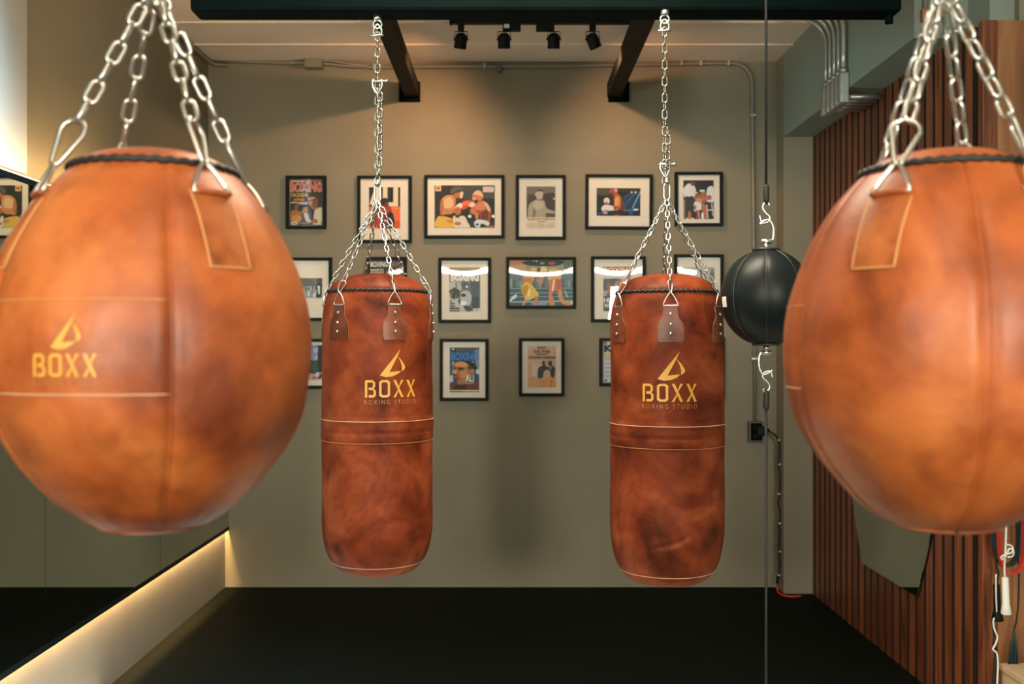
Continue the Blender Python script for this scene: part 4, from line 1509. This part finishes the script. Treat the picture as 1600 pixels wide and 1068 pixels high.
picture((924, 400, 1009, 503), MW, 'matted cover with a rust title band, partly behind the creased heavy bag', (222, 195, 700, 872), (920, 396, 9.707), [
    ('r', 'b25c38', 222, 195, 700, 292), ('t', 'f2d4b4', 'BOXING', 235, 205, 680, 278, 0.02), ('r', 'e0c8b0', 222, 292, 700, 375),
    ('b', '5c666c', [(222, 400), (300, 380), (480, 390), (470, 560), (240, 560)]), ('b', 'a46a50', [(290, 430), (350, 480), (360, 560), (300, 600), (280, 520)]),
    ('b', 'c07850', [(400, 430), (540, 420), (560, 560), (440, 600)]), ('b', '7c6a70', [(540, 430), (690, 420), (690, 600), (560, 620)]), ('b', 'd0a088', [(390, 470), (460, 490), (450, 510), (395, 490)]),
    ('b', '6c6c74', [(280, 600), (400, 560), (400, 650), (300, 660)]), ('b', '55504e', [(222, 650), (700, 650), (700, 840), (222, 840)]), ('r', 'c0a080', 240, 560, 310, 575),
    ('t', 'ecdccc', 'HILL', 232, 668, 420, 742, 0.03), ('t', 'ecdccc', 'WON', 232, 755, 420, 820, 0.03), ('r', '3a342e', 222, 850, 690, 866)], 'b89c86')
picture((1054, 397, 1131, 496), MW, 'matted pale print reflecting light, between the creased heavy bag and the black ball', (235, 300, 825, 1140), (1048, 392, 11.87), [
    ('r', 'a88c74', 250, 302, 820, 322), ('r', 'b4a08c', 235, 340, 800, 370), ('b', '9a8274', [(735, 400), (825, 390), (825, 1000), (770, 1000)]), ('e', '6c5648', 770, 430, 30, 40),
    ('e', '7c6a5c', 790, 520, 26, 50), ('b', '8a9490', [(560, 570), (740, 560), (740, 700), (560, 700)])], 'c8bcb0')
picture((440, 529, 512, 607), MW, 'matted dark colour photo, bottom row, squeezed between ball bag and heavy bag', (-300, 178, 303, 828), (478, 524, 11.86), [
    ('b', '7484a8', [(-200, 200), (210, 190), (215, 440), (100, 460), (-200, 400)]), ('b', 'c0a0b0', [(130, 240), (215, 230), (205, 320), (140, 320)]), ('b', 'c4a8a4', [(150, 380), (210, 360), (200, 440), (140, 440)]),
    ('b', '24503c', [(120, 480), (220, 480), (220, 660), (120, 660)]), ('b', '14181a', [(220, 190), (300, 190), (303, 670), (220, 660)]), ('r', 'd8b494', -300, 800, 303, 828),
    ('b', 'c89078', [(-250, 760), (110, 700), (170, 760), (160, 828), (-250, 828)]), ('e', 'b04034', 140, 780, 26, 26), ('b', 'd8c4c0', [(170, 700), (240, 680), (230, 760), (180, 770)]), ('e', 'b44a40', 285, 785, 25, 20), ('e', 'a07480', 265, 700, 35, 24)], '1c2228')
picture((687, 529, 763, 626), MW, 'matted blue magazine cover with a close-up face and short white name', (208, 180, 678, 890), (682, 525, 10.17), [
    ('r', '2a3432', 208, 180, 678, 246), ('e', 'c8d0c8', 262, 208, 24, 12)] + [('r', '55646c', 320 + 50 * k, 200, 348 + 50 * k, 240) for k in range(7)] + [
    ('b', '7c848c', [(600, 250), (678, 240), (678, 600), (640, 520)]), ('t', '3a74b0', 'BOXING', 228, 255, 662, 386, 0.04), ('l', '9aa49c', 470, 412, 600, 408, 14),
    ('e', 'b8c0c0', 268, 440, 22, 40), ('e', 'b8c4c8', 262, 560, 14, 36), ('b', 'c0c0b8', [(208, 640), (255, 620), (258, 725), (208, 720)]), ('e', 'c8ccc8', 655, 562, 32, 42),
    ('b', '6c3620', [(340, 760), (480, 690), (640, 715), (678, 760), (678, 856), (208, 856), (212, 770), (280, 760)]), ('b', '2a2018', [(280, 790), (360, 770), (480, 780), (440, 856), (300, 856)]),
    ('b', '1e1812', [(275, 410), (400, 385), (540, 400), (630, 470), (640, 530), (560, 540), (500, 470), (400, 410), (290, 440)]),
    ('b', 'b06a40', [(272, 430), (400, 400), (505, 450), (545, 560), (490, 720), (390, 772), (320, 725), (275, 610), (258, 520)]),
    ('b', 'd8945e', [(300, 430), (430, 410), (490, 470), (420, 490), (320, 480)]), ('b', 'cc8450', [(380, 570), (470, 540), (480, 640), (400, 660)]), ('b', 'dca070', [(285, 540), (310, 540), (320, 600), (285, 610)]),
    ('b', '381c10', [(330, 500), (400, 495), (440, 525), (390, 540), (340, 530)]), ('b', '3c2014', [(275, 500), (300, 490), (300, 530), (280, 530)]), ('b', '5a2c1c', [(270, 600), (330, 600), (330, 625), (280, 625)]),
    ('b', '8a3c38', [(285, 660), (330, 640), (370, 670), (330, 690)]), ('b', '5a2420', [(295, 690), (345, 690), (330, 712), (300, 712)]), ('e', 'b4724c', 572, 560, 30, 46), ('e', '2a3a30', 530, 500, 30, 30),
    ('t', 'f2eadc', 'ALI', 460, 606, 592, 726, 0.02), ('l', 'c8b8a0', 460, 750, 600, 750, 10), ('r', 'e2caa8', 208, 856, 678, 872), ('r', '6a4030', 208, 874, 400, 890), ('r', 'b07858', 400, 874, 678, 890)], '2a485c')
picture((811, 528, 882, 619), MW, 'matted peach fight poster with two dark figures under slab letters', (200, 178, 674, 864), (806, 524, 10.68), [
    ('r', 'e2bc9c', 270, 480, 440, 700), ('l', 'c89470', 235, 440, 235, 860, 8), ('l', 'e4c0a0', 200, 420, 420, 420, 14), ('l', 'e4c0a0', 200, 460, 420, 460, 12),
    ('r', '7a5640', 360, 180, 500, 222), ('l', 'e0b494', 370, 200, 490, 200, 6), ('t', '33251a', 'THE WAR:', 292, 240, 576, 294, 0.03), ('l', '7a5c44', 330, 314, 525, 314, 18),
    ('t', '33201a', 'LEONARD-HEARNS', 205, 345, 658, 386, 0.03),
    ('b', '363a34', [(370, 560), (400, 520), (440, 500), (438, 445), (462, 422), (490, 440), (488, 490), (530, 530), (500, 580), (465, 610), (450, 700), (366, 702)]),
    ('b', '3c3c38', [(545, 470), (552, 430), (585, 418), (605, 450), (612, 500), (655, 545), (640, 690), (590, 692), (565, 590), (505, 560), (500, 535), (560, 520)]), ('b', '9aa0a0', [(575, 510), (600, 520), (580, 570), (565, 560)]),
    ('r', 'dc9054', 360, 720, 674, 864), ('b', 'd89868', [(200, 700), (360, 705), (360, 864), (200, 864)]), ('l', 'b87038', 600, 740, 590, 850, 20), ('l', 'e0a868', 540, 740, 540, 850, 14)], 'd6a482')
picture((937, 528, 1000, 603), 0.0170, 'narrow unmatted cover showing a large black K, peeking out beside the creased heavy bag', (160, 125, 800, 912), (930, 522, 12.1), [
    ('r', 'b85c5c', 160, 125, 800, 182), ('r', 'd0c0bc', 230, 140, 800, 182), ('t', '14120e', 'KO', 172, 196, 520, 340, 0.06), ('r', 'cc9c40', 168, 365, 800, 432), ('l', 'e8c880', 200, 385, 700, 385, 10)] +
    [('l', ['8a8078', 'a89c94', 'dcd4c8'][k % 3], 172, 460 + 27 * k, 780, 460 + 27 * k, 11) for k in range(15)] + [('r', '6a5038', 180, 850, 225, 890)], 'c2b6ae', False)
picture((1056, 526, 1133, 625), MW, 'black frame whose edge shows past the creased heavy bag below the pale print', (1068, 540, 1120, 612), (0, 0, 1.0), [
    ('e', '6a645a', 1094, 570, 14, 18), ('b', '5a544c', [(1074, 612), (1084, 590), (1104, 590), (1114, 612)])], 'a89c8c')

# ------------------------------------------------------------------ conduits and electrics on the back wall


def pw(px, py, d):
    return Vector(((px - 795) / F * d, d, EYE + (540 - py) / F * d))


PD = 6.012
t = thing('wall_conduit', pw(1175, 380, DB), 'thin metal conduit running under the ceiling and down to the outlet box', 'conduit')
T = Matrix.Translation(-Vector(t.location))
pts = [pw(330, 94, PD), pw(380, 96, PD), pw(440, 98, PD), pw(500, 98, PD), pw(540, 103, PD), pw(585, 105, PD), pw(700, 104, PD), pw(860, 103, PD), pw(1000, 101, PD), pw(1120, 99, PD), pw(1145, 99, PD)]
pts += [pw(1175 - 30 + 30 * math.sin(a), 129 - 30 * math.cos(a), PD) for a in [PI / 2 * k / 8 for k in range(1, 9)]]
pts += [pw(1177, 300, PD), pw(1179, 500, PD), pw(1180, 658, PD)]
bm = tubebm(pts, 0.0105, 10)
bm.transform(T)
part('pipe', bm, M_PAINTPIPE, t, True)
for px, py in ((585, 105), (757, 103), (970, 101), (1065, 99), (1095, 99), (1138, 99)):
    c = pw(px, py, PD)
    bm = boxbm(c.x - 0.009, c.x + 0.009, PD - 0.014, DB, c.z - 0.016, c.z + 0.016, bevel=0.003)
    bm.transform(T)
    part('clamp', bm, M_GALV, t)
for px, py in ((1177, 180), (1178, 560)):
    c = pw(px, py, PD)
    bm = boxbm(c.x - 0.018, c.x + 0.018, PD - 0.013, DB, c.z - 0.008, c.z + 0.008, bevel=0.003)
    bm.transform(T)
    part('clamp', bm, M_GALV, t)
t = thing('wall_conduit', pw(330, 90, DB), 'short upper conduit ending at the junction box near the mirror corner', 'conduit')
T = Matrix.Translation(-Vector(t.location))
bm = tubebm([pw(330, 86, PD - 0.02), pw(400, 89, PD - 0.02), pw(478, 92, PD - 0.02), pw(520, 95, PD - 0.02), pw(548, 100, PD - 0.01), pw(575, 103, PD - 0.006)], 0.009, 10)
bm.transform(T)
part('pipe', bm, M_PAINTPIPE, t, True)
t = thing('wall_conduit', (XL + 0.02, 5.3, ZC - 0.02), 'conduit following the corner between ceiling and mirror wall', 'conduit')
bm = tubebm([(0, -2.2, 0), (0, 0.45, 0), (0.008, 0.62, -0.003), (0.03, 0.70, -0.006), (0.10, 0.712, -0.008)], 0.011, 10)
part('pipe', bm, M_PAINTPIPE, t, True)
c = pw(490, 98, 5.98)
t = thing('junction_box', (c.x, DB, c.z), 'small metal junction box on the conduit under the ceiling', 'electrical box')
part('box_body', boxbm(-0.052, 0.052, -0.075, 0, -0.032, 0.026, bevel=0.005), M_PAINTPIPE, t)
part('cover', boxbm(-0.048, 0.048, -0.079, -0.075, -0.028, 0.022, bevel=0.002), M_PAINTPIPE, t)
c = pw(780, 105, 5.98)
t = thing('junction_box', (c.x, DB, c.z), 'tiny dark fitting on the ceiling conduit above the middle pictures', 'electrical box')
part('box_body', boxbm(-0.014, 0.014, -0.045, 0, -0.022, 0.020, bevel=0.004), M_GREY, t)
c = pw(1181, 674, 5.99)
t = thing('outlet_box', (c.x, DB, c.z), 'dark grey outlet box at the lower end of the wall conduit', 'outlet')
part('box_body', boxbm(-0.042, 0.042, -0.05, 0, -0.062, 0.062, bevel=0.006), M_GREY, t)
part('face_plate', boxbm(-0.034, 0.034, -0.054, -0.05, -0.052, 0.052, bevel=0.002), M_BLACKSTEEL, t)
for zz in (0.022, -0.022):
    part('socket', boxbm(-0.016, 0.016, -0.0555, -0.054, zz - 0.013, zz + 0.013, bevel=0.001), M_BLACK, t)
c2 = pw(1190, 673, 5.94)
t = thing('power_adapter', c2, 'black plug-in power adapter in the outlet box', 'adapter')
part('adapter_body', boxbm(-0.030, 0.026, -0.03, 0.034, -0.028, 0.026, bevel=0.006), M_BLACK, t)
bm = bmesh.new()
cyl(bm, (0.024, -0.004, 0.004), (0.046, -0.008, 0.006), 0.010, 10)
part('strain_relief', bm, M_BLACK, t, True)
t = thing('extension_lead', c2 + Vector((0.04, 0, 0)), 'black cord bundled with white ties hanging from the adapter to the floor', 'cord')
T = Matrix.Translation(-Vector(t.location))
CP = [(1200, 673), (1208, 677), (1214, 683), (1217, 690), (1218, 705), (1217, 722), (1219, 745), (1218, 770), (1216, 785), (1219, 805), (1217, 818), (1218, 835), (1217, 860), (1218, 880), (1217, 897), (1214, 910)]
pts = [pw(px, py, 5.93) for px, py in CP]
pts = crom(pts, 4)
bm = tubebm(pts, 0.0060, 8)
bm.transform(T)
part('cord', bm, M_CORD, t, True)
for px, py in ((1217, 687), (1218, 725), (1217, 771), (1218, 817), (1218, 861), (1217, 898)):
    c = pw(px, py, 5.93)
    bm = bmesh.new()
    cyl(bm, c + Vector((0, 0, -0.004)), c + Vector((0, 0, 0.004)), 0.0085, 10)
    bm.transform(T)
    part('tie', bm, M_WHITEPL, t, True, 'white tie round the cord')
c = pw(1215, 905, 5.93)
bm = bmesh.new()
cyl(bm, c + Vector((0.002, 0, 0.02)), c + Vector((-0.004, 0, -0.025)), 0.010, 10, 0.007)
bm.transform(T)
part('plug', bm, M_BLACK, t, True)
bm = tubebm(crom([(1.590, 5.90, 0.035), (1.585, 5.86, 0.012), (1.605, 5.80, 0.006), (1.66, 5.78, 0.006), (1.70, 5.80, 0.006)], 6), 0.0055, 8)
tag(mesh_obj('red_cable', bm, M_RED, None, True), 'short red cable lying on the floor in the corner by the pilaster', 'cable')

# ------------------------------------------------------------------ conduits dropping down the bulkhead
for k in range(5):
    y = 5.01 - 0.064 * k
    t = thing('soffit_conduit', (XR, y, 2.74), ['galvanised conduit on the bulkhead, first of five from the back wall', 'galvanised conduit on the bulkhead, second of five from the back wall',
              'galvanised conduit on the bulkhead, middle one of five', 'galvanised conduit on the bulkhead, fourth of five from the back wall',
              'galvanised conduit on the bulkhead, fifth from the back wall and nearest the steel beam'][k], 'conduit', 'conduits on the bulkhead')
    xo = -0.022
    pts = [(xo, 0, 0.03), (xo, 0, 0.20)] + [(xo - 0.12 + 0.12 * math.cos(a), 0.02 * math.sin(a), 0.24 + 0.13 * math.sin(a)) for a in [R_(8 * i) for i in range(10)]] + [(xo - 0.16, 0.03, 0.42), (xo - 0.18, 0.03, 0.438)]
    part('pipe', tubebm(crom(pts, 2), 0.0125, 10), M_GALV, t, True)
    bm = bmesh.new()
    cyl(bm, (xo, 0, 0.020), (xo, 0, 0.048), 0.0175, 12)
    part('coupling', bm, M_GALV, t, True)
    part('conduit_body', boxbm(-0.044, -0.001, -0.024, 0.024, -0.125, 0.022, bevel=0.006), M_GALV, t)
    part('cover', boxbm(-0.047, -0.044, -0.020, 0.020, -0.115, 0.012, bevel=0.001), M_GALV, t)
    bm = tubebm([(-0.02, 0, -0.092), (0.155, 0, -0.092)], 0.0125, 10)
    part('return_pipe', bm, M_GALV, t, True)
t = thing('soffit_conduit', (1.66, 3.965, 2.80), 'single upright conduit on the end of the bulkhead', 'conduit')
bm = tubebm([(0, 0, -0.02), (0, 0, 0.38)], 0.011, 10)
part('pipe', bm, M_PAINTPIPE, t, True)
part('coupling', boxbm(-0.018, 0.018, -0.014, 0.015, -0.05, 0.0, bevel=0.004), mat('copper_fitting', (0.45, 0.20, 0.10), 0.4, 0.6), t)
t = thing('rail_bar', (1.75, 3.93, 2.70), 'short grey bar across the top of the slatted wall', 'bar')
bm = bmesh.new()
cyl(bm, (-0.03, 0, 0), (0.085, 0, 0), 0.014, 12)
part('bar', bm, M_GALV, t, True)

# ------------------------------------------------------------------ full-length mirror leaning on the slats
t = thing('standing_mirror', (XS - 0.007, 4.68, 0.366), 'frameless bow-sided mirror hung on the slatted wall below the round bag', 'mirror')
half = [(0.0, 0.335), (0.10, 0.385), (0.30, 0.478), (0.55, 0.535), (0.78, 0.548), (1.02, 0.535), (1.24, 0.478), (1.42, 0.385), (1.50, 0.335)]
right = [(h, z) for z, h in half]
c1 = [(p.x, p.y) for p in crom([(h, z, 0) for h, z in right], 5)]
outline = c1 + [(-a, z) for a, z in reversed(c1)]


def slab(outline, x0, x1, grow=0.0):
    bm = bmesh.new()
    zc_ = 0.75
    A_, B_ = [], []
    for yy, z in outline:
        s = grow / max(0.3, math.hypot(yy, z - zc_))
        q = (yy * (1 + s), zc_ + (z - zc_) * (1 + s))
        A_.append(bm.verts.new((x0, q[0], q[1])))
        B_.append(bm.verts.new((x1, q[0], q[1])))
    bm.faces.new(A_)
    bm.faces.new(B_[::-1])
    n = len(outline)
    for i in range(n):
        bm.faces.new((A_[i], A_[(i + 1) % n], B_[(i + 1) % n], B_[i]))
    bmesh.ops.recalc_face_normals(bm, faces=bm.faces[:])
    return bm


part('mirror_glass', slab(outline, -0.004, 0.0), M_MIRROR, t)
part('backing', slab(outline, 0.0005, 0.0065, 0.003), M_BLACK, t)

# ------------------------------------------------------------------ things hanging on the wood panel
PX0 = 3.745
hk = lambda px, py, d=PX0: pw(px, py, d)
t = thing('coat_hook', hk(1568, 730, 3.765), 'black peg on the wood panel holding ropes and bands, behind the round bag', 'hook')
bm = bmesh.new()
cyl(bm, (0, 0, 0), (0, -0.17, 0), 0.011, 12)
part('peg', bm, M_BLACK, t, True)
bm = bmesh.new()
cyl(bm, (0, -0.004, 0), (0, 0, 0), 0.022, 16)
part('rosette', bm, M_BLACK, t, True)


def loop_band(name, x0, x1, ztop, zbot, y, width, th, m, label):
    """flat rubber loop hanging from the peg"""
    cx_ = (x0 + x1) / 2
    rx_ = (x1 - x0) / 2
    path = [(cx_ + rx_ * 0.25, ztop), (x1 - rx_ * 0.15, ztop - 0.10), (x1, (ztop + zbot) / 2), (x1 - 0.004, zbot + 0.06), (cx_ + rx_ * 0.55, zbot + 0.012), (cx_, zbot),
            (cx_ - rx_ * 0.6, zbot + 0.016), (x0 + 0.003, zbot + 0.07), (x0, (ztop + zbot) / 2), (x0 + rx_ * 0.15, ztop - 0.10), (cx_ - rx_ * 0.25, ztop)]
    path = crom([(a, c, 0) for a, c in path], 5, True)
    bm = bmesh.new()
    rings = []
    n = len(path)
    for i in range(n):
        tg = (path[(i + 1) % n] - path[i - 1]).normalized()
        nx, nz = -tg.y, tg.x
        p = path[i]
        rings.append([bm.verts.new((p.x + nx * s, y + w_, p.y + nz * s)) for s, w_ in ((-th, -width / 2), (th, -width / 2), (th, width / 2), (-th, width / 2))])
    for i in range(n):
        a, c = rings[i], rings[(i + 1) % n]
        for k in range(4):
            bm.faces.new((a[k], a[(k + 1) % 4], c[(k + 1) % 4], c[k]))
    bmesh.ops.recalc_face_normals(bm, faces=bm.faces[:])
    o = mesh_obj(name, bm, m, None, False)
    return tag(o, label, 'resistance band', 'resistance bands on the peg')


g = lambda px, d=PX0: (px - 795) / F * d
gz = lambda py, d=PX0: EYE + (540 - py) / F * d
loop_band('resistance_band', g(1552), g(1592), gz(728), gz(882), PX0 - 0.004, 0.030, 0.004, M_GREENRUB, 'dark green rubber resistance band looped on the wood panel')
loop_band('resistance_band', g(1561, 3.665), g(1600, 3.665), gz(728, 3.665), gz(894, 3.665), PX0 - 0.082, 0.022, 0.004, M_RED, 'red rubber resistance band looped on the wood panel')


def jump_rope(label, m_rope, m_handle, path, hx, hz0, hz1, y, knot=None, flare=1.5):
    t = thing('jump_rope', (g(hx, y), y, gz(hz0, y)), label, 'jump rope', 'jump ropes on the wood panel')
    L = Vector(t.location)
    bm = tubebm([Vector((g(px, y), y, gz(py, y))) - L for px, py in crom2(path)], 0.0038, 8)
    part('rope', bm, m_rope, t, True)
    p0, p1 = Vector((g(hx, y), y, gz(hz0, y))) - L, Vector((g(hx, y) + 0.004, y, gz(hz1, y))) - L
    bm = bmesh.new()
    q = p1 - p0
    tube(bm, [p0, p0 + q * 0.02, p0 + q * 0.74, p0 + q * 0.76, p0 + q * 0.98, p1], 0.012, 12, radii=[0.008, 0.0115, 0.0130, 0.0145, 0.0145 * flare, 0.0145 * flare - 0.002])
    part('handle', bm, m_handle, t, True)
    if knot:
        bm = bmesh.new()
        c_ = Vector((g(knot[0], y), y - 0.008, gz(knot[1], y))) - L
        tube(bm, crom([c_ + Vector(v) * 0.9 for v in ((0.0, 0, 0.03), (0.022, 0, 0.022), (0.020, -0.006, 0.0), (-0.012, -0.008, -0.010), (-0.024, -0.004, -0.022), (-0.014, 0, -0.030), (0.004, 0.004, -0.008), (0.012, 0.002, 0.012), (0.028, 0, 0.004), (0.022, -0.004, -0.016), (0.0, -0.008, -0.020))], 5), 0.0036, 6)
        part('knot', bm, m_rope, t, True)
    return t


def crom2(path):
    return [(p.x, p.y) for p in crom([(a, c, 0) for a, c in path], 4)]


jump_rope('white jump rope with a white handle and a knot below the round bag', M_WHITEPL, M_WHITEPL,
          [(1572, 728), (1572.5, 780), (1572, 830), (1571, 860), (1569.5, 885), (1570, 901)], 1570.5, 901, 959, PX0 - 0.135, (1571, 861), 1.3)
jump_rope('black jump rope with a black handle, its cord wound with white rope', M_CORD, M_BLACK,
          [(1558, 728), (1558, 800), (1556, 860), (1556, 885), (1560, 893), (1558, 912)], 1557, 912, 969, PX0 - 0.040)
t = thing('trailing_rope', (g(1562, PX0 - 0.08), PX0 - 0.040, gz(969, PX0 - 0.08)), 'black and white rope tail hanging below the black handle', 'rope')
L = Vector(t.location)
for m, pth, r in ((M_CORD, [(1559, 969), (1561, 985), (1563, 1000), (1561, 1012), (1565, 1022), (1563, 1040), (1561, 1068), (1560, 1110)], 0.0055),
                  (M_WHITEPL, [(1563, 900), (1563, 930), (1564, 962), (1559, 972), (1560, 985), (1565, 998), (1562, 1010), (1558, 1018), (1564, 1024), (1566, 1040), (1565, 1068), (1564, 1110)], 0.0036)):
    bm = tubebm([Vector((g(a, PX0 - 0.08), PX0 - 0.043 + (0.004 if m is M_CORD else -0.005), gz(c, PX0 - 0.08))) - L for a, c in crom2(pth)], r, 8)
    part('strand', bm, m, t, True)
t = thing('tassel_cord', (g(1584), PX0 - 0.03, gz(895)), 'dark cord ending in a green-black tassel on the wood panel', 'tassel')
L = Vector(t.location)
part('cord', tubebm([Vector((g(a), PX0 - 0.03, gz(c))) - L for a, c in crom2([(1574, 730), (1580, 800), (1585, 880), (1585, 930), (1582, 965), (1578, 978)])], 0.003, 6), M_CORD, t, True)
bm = bmesh.new()
rg = random.Random(2)
for k in range(26):
    a = rg.uniform(-1, 1)
    b0 = rg.uniform(-0.006, 0.006)
    pts = [Vector((g(1578), PX0 - 0.03, gz(978))), Vector((g(1577) + a * 0.010, PX0 - 0.03 + b0, gz(1000))), Vector((g(1576) + a * 0.018, PX0 - 0.03 + b0 * 1.5, gz(1020))),
           Vector((g(1575.5) + a * 0.016 + rg.uniform(-.003, .003), PX0 - 0.03 + b0, gz(1030 + rg.uniform(0, 12))))]
    tube(bm, [p - L for p in pts], 0.0022, 5)
bmesh.ops.recalc_face_normals(bm, faces=bm.faces[:])
part('tassel', bm, M_GREENRUB, t, True)
t = thing('storage_box', (2.12, 3.60, -0.012), 'pale beige low box on the floor under the wood panel', 'box')
part('box_body', boxbm(g(1571) - 2.12 - 0.028, 0.45, -0.12, 0.12, 0, 0.262, bevel=0.004), M_BEIGE, t)
part('lid', boxbm(g(1571) - 2.12 - 0.036, 0.46, -0.13, 0.13, 0.263, 0.287, bevel=0.004), M_BEIGE, t)
